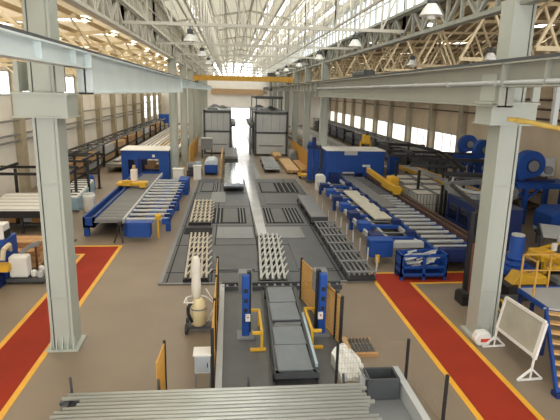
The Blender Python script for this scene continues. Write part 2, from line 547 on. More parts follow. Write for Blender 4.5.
def skylight(x0, x1, y0, y1, zf, lab):
    SK[0] += 1
    m = MB()
    for (xa, xb, ya, yb) in ((x0 - .06, x0, y0, y1), (x1, x1 + .06, y0, y1), (x0, x1, y0 - .06, y0), (x0, x1, y1, y1 + .06)):
        z = zf((x0 + x1) / 2)
        m.box(xa, xb, ya, yb, z - .06, z)
    f = S(m.build('window_skylight', steel_l), lab, 'skylight', 'aisle skylights')
    z0, z1 = zf(x0) - .012, zf(x1) - .012
    MB().add([(x0, y0, z0), (x1, y0, z1), (x1, y1, z1), (x0, y1, z0)], [(0, 1, 2, 3)]).build('window_pane', sky_e, f)


for i in range(12):
    y = 14.6 + i * 4.6
    for k, (x0, x1) in enumerate(((-6.4, -5.0), (-8.9, -7.4), (-11.8, -10.2))):
        skylight(x0, x1, y, y + .8, zzl, '%s skylight of the %s row in the left aisle roof' % (ORD[i], ('innermost', 'middle', 'outermost')[k]))
for i in range(9):
    y = 15.5 + i * 9.2
    for k, (x0, x1) in enumerate(((9.3, 10.9), (14, 15.8))):
        skylight(x0, x1, y, y + 1.2, zzr, '%s skylight of the %s row in the right aisle roof' % (ORD[i], ('inner', 'outer')[k]))


# ================================================================ CENTRE: dark plate field with transfer pits
pf = S(MB().box(-2.65, 5.45, 17.9, 41.2, 0, .03).build('floor_plates', plate_m), 'dark steel plate field in the middle of the nave', 'floor')
m = MB()
for (x0, x1, y0, y1) in ((-1.15, .9, 26.7, 30.5), (2.0, 4.05, 26.7, 30.5), (-2.1, -.9, 35.6, 39.4), (2.2, 4.95, 35.4, 39.4), (-2.3, -.9, 24.6, 25.9)):
    m.box(x0, x1, y0, y1, .03, .036)
m.build('pit_shade_sheet', pit_m, pf)  # flat black sheets painting the shaded depth of the openings
m = MB()
for (x0, x1, y0, y1, n) in ((-1.1, -.45, 26.8, 30.4, 3), (.5, .85, 26.8, 30.4, 2), (2.05, 2.4, 26.8, 30.4, 2), (3.2, 4.0, 26.8, 30.4, 4), (-1.2, -.95, 35.7, 39.3, 2), (3.4, 4.9, 35.5, 39.3, 4)):
    for k in range(n):
        x = x0 + (x1 - x0) * (k + .5) / n
        m.box(x - .028, x + .028, y0, y1, .036, .07)
m.build('pit_rail', mgrey, pf)
m = MB()
for (x0, x1, y0, y1) in ((-.4, .45, 26.9, 30.3), (2.45, 3.15, 26.9, 30.3), (-2.05, -1.25, 35.8, 39.2), (2.3, 3.35, 35.6, 39.2), (2.3, 4.6, 31.5, 35.0), (-1.15, 1.0, 19.3, 22.6), (2.75, 4.2, 19.3, 23.3)):
    m.box(x0, x1, y0, y1, .036, .06)
m.build('cover_plate', plate_m, pf)
m = MB()
for (x0, x1, y0, y1) in ((-.65, 1.15, 23.8, 25.9), (1.45, 3.7, 23.8, 25.9), (-1.25, -.3, 32.0, 35.5)):
    m.box(x0, x1, y0, y1, .03, .055)
m.build('light_cover_plate', plate_l, pf)
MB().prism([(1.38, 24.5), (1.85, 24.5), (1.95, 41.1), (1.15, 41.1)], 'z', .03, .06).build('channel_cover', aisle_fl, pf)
m = MB()
for y in (18.0, 19.1, 22.75, 26.2, 31.0, 35.2, 39.7):
    m.box(-2.6, 5.4, y - .03, y + .03, .03, .034)
for x in (-2.35, -.7, 1.25, 4.3):
    m.box(x - .025, x + .025, 18, 41, .03, .034)
m.build('joint', pit_m, pf)
MB().box(-2.65, -2.5, 17.9, 41.2, .03, .05).box(5.38, 5.5, 17.9, 41.2, .03, .06).box(-2.65, 5.45, 17.85, 17.98, .03, .05).build('kerb_strip', plate_l, pf)


# slatted profile racks
def profile_rack(x0, x1, y0, y1, n, sm, label, zb=.03, zz=.26, dx=0.0):
    t = thing('profile_rack', label, 'rack', ((x0 + x1) / 2, y0, zb), 'slatted profile racks on the plate field')
    m = MB()
    for k in range(4):
        y = y0 + .15 + (y1 - y0 - .3) * k / 3
        o = dx * (y - y0) / (y1 - y0)
        m.box(x0 + o, x1 + o, y - .06, y + .06, zb, zb + .12)
    m.bar((x0 + .05, y0, zb + .06), (x0 + .05 + dx, y1, zb + .06), .07, .1)
    m.bar((x1 - .05, y0, zb + .06), (x1 - .05 + dx, y1, zb + .06), .07, .1)
    m.build('frame', black, t)
    wd = (x1 - x0) / n
    for k in range(n):
        xa = x0 + wd * (k + .5)
        s = MB()
        s.bar((xa, y0 + .02, zb + .2), (xa + dx, y1 - .02, zb + .2), wd * .42, .05)
        # saw-tooth stops leaning across the gap
        q = y0 + .25
        while q < y1 - .5:
            o = dx * (q - y0) / (y1 - y0)
            s.bar((xa + o + wd * .1, q, zb + .22), (xa + o + wd * .95, q + .6, zb + .22), .06, .035)
            q += .8
        s.build('slat', sm, t)
    return t


profile_rack(-1.75, -.78, 18.0, 24.2, 5, slat_m, 'slatted beige rack just behind the white dust extractor', dx=-.22)
profile_rack(-2.2, -1.0, 26.3, 32.0, 5, slat_m, 'slatted beige rack on the plate field, farther of the two on its left side', dx=-.1)
profile_rack(1.05, 2.15, 17.75, 24.0, 5, slat_g, 'slatted pale grey rack in the middle, just beyond the sunken cart lane', dx=.25)

# dark rack with stakes (right)
t = thing('stake_rack', 'dark tubular rack with upright stakes at the right edge of the plate field', 'rack', (4.95, 17.8, .03))
m = MB()
for k in range(6):
    x = 4.5 + k * .2
    m.box(x - .025, x + .025, 17.8, 25.9, .3, .36)
m.build('long_tube', mgrey, t)
MB().box(4.46, 5.56, 17.85, 25.85, .06, .1).build('dark_under_sheet', black, t)  # black sheet added to paint the shade beneath the tubes
for k in range(7):
    y = 18.0 + k * 1.28
    q = MB().box(4.42, 5.6, y - .07, y + .07, .36, .4)
    q.build('cross_beam', mgrey, t)
    for x in (4.45, 5.5):
        MB().box(x, x + .08, y - .05, y + .05, .03, .36).build('leg', dgrey, t)
    MB().box(5.56, 5.61, y - .025, y + .025, .3, .95).build('stake', lgrey, t)
# slab cart behind it
t = thing('slab_cart', 'flat pale grey cart standing behind the dark stake rack', 'cart', (4.8, 26.3, .03))
MB().box(4.4, 5.25, 26.3, 32.4, .32, .46).build('deck', plate_l, t, bevel=.02)
for y in (26.7, 28.6, 30.4, 32.1):
    for x in (4.36, 5.2):
        MB().tube((x, y, .15), (x + .08, y, .15), .12, 12).build('wheel', black, t)
MB().box(4.5, 5.15, 26.4, 32.3, .2, .32).build('chassis', dgrey, t)
MB().box(4.36, 5.28, 26.2, 26.32, .2, .5).build('end_stop', dgrey, t)
for k in range(4):
    MB().box(5.33, 5.37, 26.5 + k * 1.9, 26.54 + k * 1.9, .03, .8).build('stake', lgrey, t)

# bright foil-wrapped stacks
def foil_cart(name, x0, x1, y0, y1, z, label, mat=silver):
    t = thing(name, label, 'cart', ((x0 + x1) / 2, y0, .03))
    m = MB()
    n = 5
    for k in range(n):
        a = x0 + (x1 - x0) * k / n
        m.box(a + .01, a + (x1 - x0) / n - .01, y0, y1, z - .22, z + .015 * (k % 2))
    m.build('profile_bundle', mat, t)
    MB().box(x0, x1, y0 + .05, y1, .25, z - .22).build('chassis', dgrey, t)
    for y in (y0 + .4, (y0 + y1) / 2, y1 - .4):
        for x in (x0 - .03, x1 - .07):
            MB().tube((x, y, .15), (x + .1, y, .15), .12, 12).build('wheel', black, t)
    return t


foil_cart('profile_cart', -.42, .95, 35.8, 46.5, .62, 'long shining silver cart left of the bright floor strip')
foil_cart('profile_cart', 3.1, 4.4, 44.6, 52.0, .55, 'short shining silver cart right of the bright floor strip')
foil_cart('profile_cart', -.5, .75, 49.0, 57.0, .9, 'dull grey cart behind the long shining silver cart', mgrey)

# ================================================================ OVENS
def oven(x0, x1, y0, y1, h, label, upper):
    t = thing('ageing_oven', label, 'oven', ((x0 + x1) / 2, y0, 0))
    MB().box(x0 + .1, x1 - .1, y0 + .1, y1, .25, h - .35).build('body', oven_m, t)
    m = MB()
    for x in (x0, x1 - .2):
        m.box(x, x + .2, y0, y0 + .2, 0, h)
        m.box(x, x + .2, y1 - .2, y1, 0, h)
        m.box(x, x + .2, (y0 + y1) / 2, (y0 + y1) / 2 + .2, 0, h)
    for z in (h * .5, h - .3):
        m.box(x0, x1, y0, y0 + .16, z, z + .2)
        m.box(x0, x0 + .16, y0, y1, z, z + .2).box(x1 - .16, x1, y0, y1, z, z + .2)
    m.build('frame', dgrey, t)
    dr = MB().box(x0 + .3, x1 - .3, y0 + .02, y0 + .1, .2, h * .49).build('door', lgrey, t)
    hb = MB().box(x0 + .5, x1 - .5, y0 - .03, y0 + .03, h * .22, h * .22 + .08)
    hb.build('door_bar', dgrey, dr)
    m = MB()
    for x in (x0 + .9, (x0 + x1) / 2, x1 - .9):
        m.box(x - .02, x + .02, y0 + .08, y0 + .1, h * .55, h - .35)
    m.build('panel_seam', mgrey, t)
    MB().box(x0 + .05, x1 - .05, y0, y1, h - .1, h).build('roof', mgrey, t)
    for k in range(3):
        y = y0 + 1.5 + k * (y1 - y0 - 3) / 2
        f = MB().lathe([(.6, 0), (.6, .18), (.3, .24), (.25, .34)], ((x0 + x1) / 2 + (.5 if k % 2 else -.6), y, h))
        f.build('fan_housing', mgrey, t)
    if upper:
        m = MB()
        for x in (x0 + .2, x1 - .6):
            m.box(x, x + .12, y0 + 2, y0 + 2.12, h, h + 1.5).box(x, x + .12, y1 - 1, y1 - .88, h, h + 1.5)
            m.box(x, x + .12, y0 + 2, y1 - .9, h + 1.4, h + 1.55)
        m.box(x0 + .1, x1 - .4, y0 + 1.95, y0 + 2.15, h + 1.35, h + 1.6)
        m.box(x0 + .2, x1 - .5, y0 + 2, y1 - .9, h + 1.3, h + 1.36)
        m.build('upper_frame', dgrey, t)
    # service ladder and pipe work on the side facing the aisle
    sx = x1 if not upper else x0 - .5
    m = MB()
    for y in (y0 + .5, y0 + 2.2):
        m.box(sx, sx + .08, y, y + .08, 0, h * .72).box(sx + .42, sx + .5, y, y + .08, 0, h * .72)
    m.box(sx, sx + .5, y0 + .4, y1 - .5, h * .62, h * .68)
    m.build('side_gantry', dgrey, t)
    return t


oven(-2.95, .15, 58.2, 72, 4.95, 'tall grey oven with dark frame left of the bright floor strip', False)
oven(2.75, 6.45, 57, 73, 4.95, 'tall grey oven with raised frame on top, right of the bright floor strip', True)

# small equipment before the ovens
t = thing('control_box', 'grey box on legs in front of the left oven', 'cabinet', (-2.5, 54.5, 0))
MB().box(-3.05, -1.85, 54.5, 55.6, .9, 2.05).build('housing', mgrey, t, bevel=.03)
MB().box(-3.07, -1.83, 54.45, 55.65, 2.05, 2.12).build('lid', lgrey, t)
for x in (-3.0, -2.0):
    for y in (54.55, 55.45):
        MB().box(x, x + .1, y, y + .1, 0, .9).build('leg', dgrey, t)
t = thing('parts_tank', 'blue tank under a crumpled pale cover, left of the long silver cart', 'tank', (-1.6, 44, .0))
MB().box(-2.15, -1.1, 43.2, 46.0, .15, .85).build('tub', blue, t, bevel=.05)
m = MB()
m.prism([(-2.2, .85), (-1.05, .85), (-1.1, 1.1), (-1.35, 1.3), (-1.9, 1.26), (-2.15, 1.05)], 'y', 43.3, 45.9)
m.build('cover', pm('pale_cover', srgb(200, 210, 218), .5, .2, var=.12, scale=3), t, bevel=.04)
for x in (-2.1, -1.25):
    for y in (43.3, 45.8):
        MB().box(x, x + .1, y, y + .1, 0, .2).build('foot', black, t)
t = thing('guard_post', 'yellow wooden guard frame left of the bright floor strip', 'guard', (-.75, 47, 0))
for y in (42.6, 45, 47.5, 50, 52.5):
    MB().box(-.82, -.7, y, y + .12, 0, 1.35).build('post', wood_l, t)
MB().box(-.8, -.72, 42.6, 52.6, 1.2, 1.32).box(-.8, -.72, 42.6, 52.6, .6, .72).build('board', wood_l, t)
tag(MB().box(-2.9, -2.3, 40.6, 41.05, .0, 1.15).box(-2.94, -2.26, 40.56, 41.09, 1.1, 1.18).box(-2.75, -2.45, 40.58, 40.6, .6, .9).build('control_cabinet', white), 'small white cabinet at the foot of the left yellow fence', 'cabinet')

# timber stacks at the right
def timber_stack(x0, x1, y0, y1, layers, per, label, mat):
    t = thing('timber_stack', label, 'timber', ((x0 + x1) / 2, y0, 0), 'timber before the right oven')
    m = MB()
    for y in (y0 + .4, (y0 + y1) / 2, y1 - .4):
        m.box(x0, x1, y - .06, y + .06, .03, .13)
    m.build('bearer', wood, t)
    wd = (x1 - x0) / per
    for l in range(layers):
        for k in range(per):
            a = x0 + wd * k
            e = random.uniform(-.15, .15)
            MB().box(a + .015, a + wd - .015, y0 + e, y1 + e, .13 + l * .09, .21 + l * .09).build('plank', mat, t)
    return t


timber_stack(5.0, 6.1, 44.0, 52, 3, 4, 'pale planks stacked between the short silver cart and the yellow fence', wood_l)
timber_stack(6.2, 6.95, 43.5, 50, 4, 3, 'plank stack nearest to the right yellow fence', wood)
timber_stack(4.6, 5.4, 53, 56.4, 5, 3, 'plank pile at the foot of the right oven', wood_l)
tag(MB().box(6.05, 6.9, 51.0, 53.0, .0, .7).prism([(6.05, .7), (6.9, .7), (6.6, 1.35), (6.2, 1.2)], 'y', 51.0, 53.0).build('scrap_heap', mgrey, bevel=.1), 'grey covered heap at the foot of the right oven', 'heap')
t = thing('yellow_trolley', 'small yellow trolley in front of the right yellow fence', 'trolley', (6.2, 41.5, 0))
MB().box(5.75, 6.6, 41.3, 42.3, .25, .38).build('deck', yellow, t)
MB().bar((5.8, 41.35, .38), (5.8, 41.35, 1.0), .06).bar((6.55, 41.35, .38), (6.55, 41.35, 1.0), .06).bar((5.8, 41.35, 1.0), (6.55, 41.35, 1.0), .06).build('handle', yellow, t)
for x in (5.85, 6.5):
    for y in (41.45, 42.15):
        MB().tube((x - .04, y, .125), (x + .04, y, .125), .125, 12).build('wheel', rubber, t)
tag(MB().box(6.65, 7.2, 42.5, 43.3, 0, .75).box(6.7, 7.15, 42.55, 43.25, .75, .8).build('waste_bin', dgrey, bevel=.03), 'dark grey waste bin beside the small yellow trolley', 'bin')


# ================================================================ FENCES
def fence(name, pts, h, label, pitch=.055, mat=fence_y, postmat=black, wire=.012, solid_from=.06, cat='fence', group=None, hpitch=None, posts=None, rail=.035, pw=.04):
    t = thing(name, label, cat, (pts[0][0], pts[0][1], 0), group)
    for (x, y) in (posts or pts):
        MB().box(x - pw, x + pw, y - pw, y + pw, 0, h + .05).build('post', postmat, t)
    for (a, b) in zip(pts, pts[1:]):
        m = MB()
        d = Vector((b[0] - a[0], b[1] - a[1], 0))
        L = d.length
        d.normalize()
        A = Vector((a[0], a[1], 0)) + d * .05
        n = max(2, int((L - .1) / pitch))
        for k in range(n + 1):
            p = A + d * (L - .1) * k / n
            m.bar(p + Vector((0, 0, solid_from)), p + Vector((0, 0, h)), wire)
        hp = hpitch or pitch * 2
        z = solid_from
        B = A + d * (L - .1)
        while z <= h:
            m.bar(A + Vector((0, 0, z)), B + Vector((0, 0, z)), wire)
            z += hp
        for z in (solid_from, h - .02):
            m.bar(A + Vector((0, 0, z)), B + Vector((0, 0, z)), rail)
        m.build('mesh_panel', mat, t)
    return t


fence('guard_fence', [(-3.75, 48), (-3.75, 52), (-3.75, 56), (-3.75, 60)], 1.9, 'yellow mesh fence behind the left row of columns', .12, wire=.05, postmat=fence_y)
fence('guard_fence', [(6.95, 44.5), (6.95, 48), (6.95, 52), (6.95, 57)], 1.9, 'yellow mesh fence along the right row of columns', .12, wire=.05, postmat=fence_y)
fence('guard_fence', [(-1.52, 10.95), (-1.58, 9.98)], 1.3, 'short yellow mesh fence at the left behind the pipe rack', .045, wire=.014, posts=[(-1.52, 10.95)], pw=.03)
fence('guard_fence', [(-.42, 11.1), (-.42, 12.9), (-.42, 14.7), (-.42, 16.5)], 1.5, 'long yellow mesh fence between the dust extractor and the sunken cart lane', .055, wire=.013)
fence('guard_fence', [(2.45, 16.4), (2.75, 14.9), (3.05, 13.4), (3.12, 13.0)], 1.45, 'yellow mesh fence to the right of the lift posts', .055, wire=.013)
WT = pm('wire_tan', srgb(150, 132, 108), .5)
fence('wire_fence', [(2.58, 10.95), (4.35, 11.0)], 1.15, 'thin wire fence panel in front of the crumpled white sheet and small pallet', .07, mat=WT, wire=.003, rail=.008, pw=.03)
fence('wire_fence', [(4.42, 10.93), (4.62, 9.35)], 1.15, 'thin wire fence panel outside the low grey wall', .07, mat=WT, wire=.003, rail=.008, posts=[(4.62, 9.35)], pw=.03)

# ================================================================ SUNKEN CART LANE
lane = S(MB().prism([(-.3, 10.3), (2.5, 10.3), (2.62, 11.0), (3.15, 13.2), (3.35, 14.5), (4.1, 17.5), (-.3, 17.5)], 'z', 0, .012).build('floor_pit', pitfl), 'dark grey floor of the cart lane between the yellow fences', 'floor')
m = MB().box(-.36, -.2, 9.8, 17.5, 0, .16)
m.build('kerb', lgrey, lane)
m = MB().box(-.3, 4.1, 17.5, 17.62, 0, .2).box(-.3, 4.1, 17.2, 17.26, .0, .16)
m.build('end_beam', dgrey, lane)
m = MB()
for k in range(15):
    x = -.1 + k * .29
    m.box(x - .04, x + .04, 17.25, 17.5, .02, .14)
m.build('end_rung', mgrey, lane)
m = MB()
for x in (1.12, 2.2):
    m.box(x - .04, x + .04, 10.4, 17.2, .012, .05)
m.build('track_rail', dgrey, lane)

t = thing('transfer_cart', 'grey plate cart on rails between the two blue lift posts', 'cart', (1.6, 11, 0))
m = MB()
for x in (1.12, 2.08):
    m.bar((x + .02, 11.0, .3), (x + .16, 16.6, .3), .12, .16)
m.box(1.1, 2.1, 11.0, 11.12, .22, .38).box(1.2, 2.3, 16.5, 16.62, .22, .38)
m.build('chassis', dgrey, t)
for (y0, y1) in ((11.05, 12.3), (12.34, 13.4), (13.85, 15.1), (15.15, 16.4)):
    o = .14 * (y0 - 11) / 5.6
    MB().box(1.16 + o, 2.02 + o, y0, y1, .385, .44).build('plate', pm('cart_plate', srgb(116, 122, 126), .4, .3, var=.08), t, bevel=.01)
for k in range(4):
    MB().box(1.22 + .1 * k / 3, 2.0 + .1 * k / 3, 13.45 + k * .1, 13.5 + k * .1, .33, .38).build('cross_bar', mgrey, t)
MB().bar((2.13, 11.2, .44), (2.2, 14.2, .44), .07, .1).build('side_guide', pm('guide_pale', srgb(176, 196, 206), .35, .3), t)
for y in (11.25, 16.3):
    for x in (1.08, 2.14):
        o = .14 * (y - 11) / 5.6
        MB().tube((x + o - .04, y, .2), (x + o + .04, y, .2), .15, 16).build('wheel', black, t)


def lift(x, y, label, sg):
    t = thing('lift_post', label, 'lift', (x, y, 0))
    MB().box(x - .105, x + .105, y - .1, y + .12, .012, 1.9).build('column_post', blue, t, bevel=.015)
    MB().box(x + .1 * sg - .06, x + .1 * sg + .06, y + .12, y + .3, .012, 1.95).build('guide_rail', black, t)
    m = MB()
    for z in (.5, .8, 1.1, 1.4):
        m.box(x - .05, x + .05, y - .12, y - .1, z, z + .12)
    m.build('label_plate', black, t)
    MB().box(x - .25, x + .25, y - .25, y + .3, .012, .06).build('base_plate', mgrey, t)
    X = x + sg * .42
    m = MB().bar((x + sg * .16, y - .9, .55), (X, y - .9, .55), .07).bar((X, y - .9, .55), (X, y + .6, .55), .07)
    m.bar((X, y - .9, .03), (X, y - .9, .55), .07).bar((X, y + .6, .03), (X, y + .6, .55), .07).bar((x + sg * .1, y - .9, .05), (X + sg * .12, y - .9, .05), .1, .06)
    m.bar((X, y + .6, .55), (x + sg * .1, y + .6, .55), .07)
    m.build('guard_rail', yellow, t)
    MB().box(x - .2, x + .2, y + .3, y + .7, 1.2, 1.85).build('motor_box', mgrey, t, bevel=.02)
    sb = MB().box(x + .06 * sg - .07, x + .06 * sg + .07, y - .18, y - .1, .55, .75).build('switch_box', white, t)
    MB().tube((x + .06 * sg, y - .2, .68), (x + .06 * sg, y - .18, .68), .025, 10).build('button', redprint, sb)
    return t


lift(.45, 13.7, 'blue lift post with yellow guard left of the grey plate cart', 1)
lift(2.7, 13.75, 'blue lift post with yellow guard right of the grey plate cart', -1)

# control cabinet on legs by the long fence
t = thing('switch_cabinet', 'pale grey switch cabinet on thin legs beside the long yellow fence', 'cabinet', (-.6, 11.2, 0))
MB().box(-.85, -.47, 11.1, 11.4, .38, .86).build('housing', lgrey, t, bevel=.01)
MB().box(-.88, -.45, 11.05, 11.45, .86, .9).build('lid', white, t)
dr = MB().box(-.82, -.5, 11.085, 11.1, .42, .8).build('door', pm('cabinet_door', srgb(164, 170, 172), .45), t)
MB().box(-.55, -.53, 11.07, 11.085, .55, .66).build('handle', black, dr)
for x in (-.83, -.5):
    for y in (11.12, 11.36):
        MB().box(x - .012, x + .012, y - .012, y + .012, 0, .38).build('leg', mgrey, t)

# dust extractor
t = thing('dust_extractor', 'wheeled dust extractor with cream tank and tall white filter sleeve', 'extractor', (-.95, 14.2, 0))
MB().lathe([(.17, .2), (.22, .24), (.23, .75), (.2, .9), (.14, .98), (.1, 1.04)], (-.93, 14.15, 0), 24).build('tank', tank_m, t, smooth=True)
MB().lathe([(.08, 1.0), (.13, 1.1), (.145, 1.4), (.125, 1.7), (.135, 2.0), (.12, 2.24), (.08, 2.31), (.03, 2.33)], (-.99, 14.18, 0), 20).build('filter_sleeve', fabric, t, smooth=True)
MB().lathe([(.24, .72), (.24, .76)], (-.93, 14.15, 0), 24).build('clamp_band', mgrey, t)
m = MB()
m.path([(-1.2, 14.3, .2), (-1.3, 14.35, .98), (-1.0, 14.45, 1.02), (-.72, 14.35, 1.0)], .018)
m.path([(-1.3, 14.35, .98), (-1.34, 14.0, .96), (-1.06, 13.95, .98)], .018)
m.path([(-.72, 14.35, 1.25), (-.42, 14.3, .75)], .018)
m.path([(-.72, 14.35, 1.0), (-.42, 14.3, .75), (-.7, 14.3, .22)], .018)
m.build('handle_frame', white, t)
MB().path([(-1.12, 14.0, .35), (-1.22, 13.95, .62), (-1.22, 13.95, .85), (-1.12, 14.0, .95)], .05, 10).build('hose', black, t)
MB().box(-1.3, -.55, 14.0, 14.35, .12, .2).build('chassis', dgrey, t)
for (x, y, r) in ((-1.28, 13.95, .15), (-1.28, 14.4, .15), (-.5, 14.15, .1)):
    MB().tube((x - .04, y, r), (x + .04, y, r), r, 18).build('wheel', rubber, t)

# ================================================================ FOREGROUND PIPE RACK
t = thing('pipe_rack', 'dark staked rack carrying aluminium pipes across the foreground', 'rack', (-.3, 9.0, 0))
m = MB()
for x in (-3.3, -1.5, .4, 2.5):
    m.box(x - .05, x + .05, 8.0, 9.85, .68, .78)
m.box(-3.5, 2.9, 9.65, 9.73, .6, .68).box(-3.5, 2.9, 8.1, 8.18, .6, .68)
m.build('frame', dgrey, t)
for x in (-3.3, -1.5, .4, 2.5):
    for y in (8.05, 9.75):
        MB().box(x - .05, x + .05, y - .05, y + .05, 0, .68).build('leg', dgrey, t)
for (x, y) in ((-3.3, 9.85), (2.5, 9.85), (.4, 9.85), (-1.5, 9.85)):
    MB().tube((x, y, .7), (x - .02, y + .02, 1.0 if x > -3 else 1.12), .03, 8).build('stake', dgrey, t)
for (x, y) in ((-3.18, 8.0), (-2.3, 7.95), (1.6, 7.95), (2.55, 8.0)):
    MB().path([(x, y, .7), (x, y, 1.02), (x - .12, y, 1.1)], .03, 8).build('stake', dgrey, t)
pnames = ['farthest', 'second', 'third', 'fourth', 'fifth', 'sixth', 'seventh', 'eighth', 'ninth', 'tenth', 'eleventh', 'twelfth', 'nearest']
for k in range(13):
    y = 9.68 - k * .122
    e0, e1 = random.uniform(-.12, .1), random.uniform(-.12, .12)
    if k in (2, 3): e0 += .3
    p = MB()
    x0, x1 = -3.35 - .0 * k + e0, 2.85 + e1
    n = 16
    p.tube((x0, y, .826), (x1, y, .826), .045, n)
    p.tube((x0 - .004, y, .826), (x0, y, .826), .036, n)
    o = p.build('aluminium_pipe', alu_x, smooth=True)
    tag(o, 'aluminium pipe on the foreground rack, %s of the layer%s' % (pnames[k], '' if k in (0, 12) else ' from the far edge'), 'pipe', 'aluminium pipes on the foreground rack')

# ================================================================ SMALL THINGS BEHIND THE RACK, RIGHT
bm_ = MB()
random.seed(11)
N = 9
vs, fs = [], []
for i in range(N):
    for j in range(N):
        u, v = i / (N - 1), j / (N - 1)
        x = 2.66 + u * .72 + .1 * v
        y = 12.0 - v * .9 + .08 * math.sin(u * 5)
        z = .05 + (.46 * (1 - abs(u - .4) * 1.2)) * (1 - v) ** .8 + random.uniform(0, .12)
        vs.append((x, y, max(.02, z)))
top = len(vs)
vs += [(x, y, .0) for (x, y, z) in vs]
for i in range(N - 1):
    for j in range(N - 1):
        a = i * N + j
        fs.append((a, a + 1, a + N + 1, a + N))
        fs.append((a + top, a + N + top, a + N + 1 + top, a + 1 + top))
edge = [i * N for i in range(N)] + [(N - 1) * N + j for j in range(1, N)] + [i * N + N - 1 for i in range(N - 2, -1, -1)] + [j for j in range(N - 2, 0, -1)]
for a, b in zip(edge, edge[1:] + edge[:1]):
    fs.append((a, b, b + top, a + top))
tag(MB().add(vs, fs).build('plastic_sheet', pm('white_sheet', srgb(224, 222, 214), .4, var=.06, scale=5)), 'crumpled white plastic sheet heaped behind the wire fence post', 'sheet')
t = thing('wooden_pallet', 'small wooden pallet lying behind the wire fence', 'pallet', (3.6, 12.6, 0))
for k, y in enumerate((12.3, 13.15)):
    MB().box(3.2, 4.05, y, y + .12, .0, .1).build('bearer', wood, t)
MB().box(3.2, 3.34, 12.3, 13.27, .1, .13).build('board', wood_l, t)
for k in range(6):
    MB().box(3.42 + k * .1, 3.48 + k * .1, 12.4, 13.2, .1, .125).build('dark_bar', dgrey, t)
t = thing('grey_crate', 'grey sheet metal crate beside the crumpled white sheet', 'crate', (3.4, 10.7, 0))
m = MB().box(3.2, 3.95, 10.3, 10.35, 0, .55).box(3.2, 3.95, 10.8, 10.85, 0, .55).box(3.2, 3.25, 10.35, 10.8, 0, .55).box(3.9, 3.95, 10.35, 10.8, 0, .55).box(3.25, 3.9, 10.35, 10.8, .02, .06)
m.build('body', dgrey, t)
MB().path([(3.2, 10.4, .5), (3.1, 10.4, .6), (3.1, 10.75, .6), (3.2, 10.75, .5)], .02).build('handle', mgrey, t)
MB().box(3.05, 3.18, 10.5, 10.66, .0, .5).build('corner_post', lgrey, t)
low = S(MB().box(4.0, 4.16, 8.6, 11.1, 0, .42).build('wall_low', lgrey), 'low grey wall at the right end of the foreground rack', 'wall')
S(MB().box(2.9, 4.0, 8.6, 10.28, 0, .03).build('floor_plate_corner', plate_l), 'pale grey floor plate inside the low grey wall', 'floor')

# ================================================================ LEFT STRETCHER LINE
t = thing('roller_table', 'long blue roller table in front of the left blue portal', 'conveyor', (-5, 24, 0))
MB().box(-7.05, -6.95, 24.4, 38.5, .45, 1.0).box(-6.6, -6.5, 24.4, 38.5, .55, .95).box(-7.05, -6.5, 24.4, 38.5, .45, .55).box(-7.05, -6.5, 24.4, 24.5, .45, .95).build('side_trough', blue, t)
MB().box(-6.93, -6.62, 24.6, 38.4, .56, .72).build('trough_chain', dgrey, t)
m = MB().box(-6.5, -5.15, 24.3, 38.5, .72, .78)
for k in range(44):
    y = 24.4 + k * .32
    m.box(-6.48, -5.17, y, y + .2, .78, .86)
m.build('slat_bed', mgrey, t)
MB().box(-5.15, -5.05, 24.2, 38.5, .72, .92).build('centre_guide', lgrey, t)
m = MB().box(-5.05, -4.97, 24.2, 38.5, .55, .75).box(-4.1, -4.02, 24.2, 36, .55, .75).box(-3.1, -3.0, 25, 36, .5, .72)
m.build('frame', blue, t)
for k in range(13):
    y = 24.5 + k * .92
    MB().tube((-5.0, y, .84), (-3.05, y, .84), .075, 10).build('roller', lgrey, t)
    q = MB().box(-4.15, -3.75, y + .16, y + .5, .68, .86)
    q.build('drive_block', blue, t)
    MB().box(-3.3, -2.98, y - .12, y + .2, .62, .9).build('bearing_block', blue_d if k % 2 else blue, t)
for (x, y) in ((-6.95, 24.6), (-6.95, 29), (-6.95, 33), (-6.95, 37.6), (-5.05, 24.5), (-5.05, 31), (-5.05, 37.5), (-3.15, 25.4), (-3.15, 30), (-3.15, 35.5)):
    MB().box(x - .1, x + .14, y - .1, y + .1, 0, .6).build('leg', blue, t)
MB().box(-4.8, -3.75, 23.5, 24.15, .2, .86).box(-4.9, -3.65, 23.55, 24.1, .86, .9).build('drive_housing', blue, t, bevel=.02)
MB().lathe([(.12, .95), (.15, 1.0), (.15, 1.12), (.1, 1.2)], (-3.45, 24.1, 0), 14).tube((-3.45, 24.1, 0), (-3.45, 24.1, .95), .05).build('signal_post', yellow, t)
m = MB().bar((-5.15, 23.6, .85), (-5.35, 23.2, .02), .05).bar((-5.15, 23.6, .85), (-4.95, 23.2, .02), .05).bar((-5.15, 23.6, .85), (-5.15, 23.95, .02), .05).box(-5.25, -5.05, 23.5, 23.7, .82, .95)
m.build('tripod_sensor', black, t)
MB().box(-3.5, -2.85, 34.6, 36.2, .0, 1.05).build('end_box', blue, t, bevel=.02)

t = thing('puller_carriage', 'yellow puller carriage riding on the left roller table', 'carriage', (-6, 33, .9))
MB().box(-7.15, -5.3, 32.4, 33.3, 1.02, 1.22).build('crossbeam', yellow, t, bevel=.03)
MB().box(-7.2, -6.5, 32.5, 33.2, 1.0, 1.02).build('slide_shoe', dgrey, t)
MB().box(-6.75, -6.25, 32.2, 32.5, 1.05, 1.4).box(-5.7, -5.3, 32.2, 32.5, .95, 1.3).build('jaw', yellow, t, bevel=.02)
MB().box(-6.35, -5.95, 32.9, 33.3, 1.22, 2.0).build('motor_tower', white, t, bevel=.03)
MB().lathe([(.1, 0), (.1, .25)], (-6.15, 33.1, 2.0), 12).build('motor_cap', pm('cap_tan', srgb(206, 170, 110), .5), t)


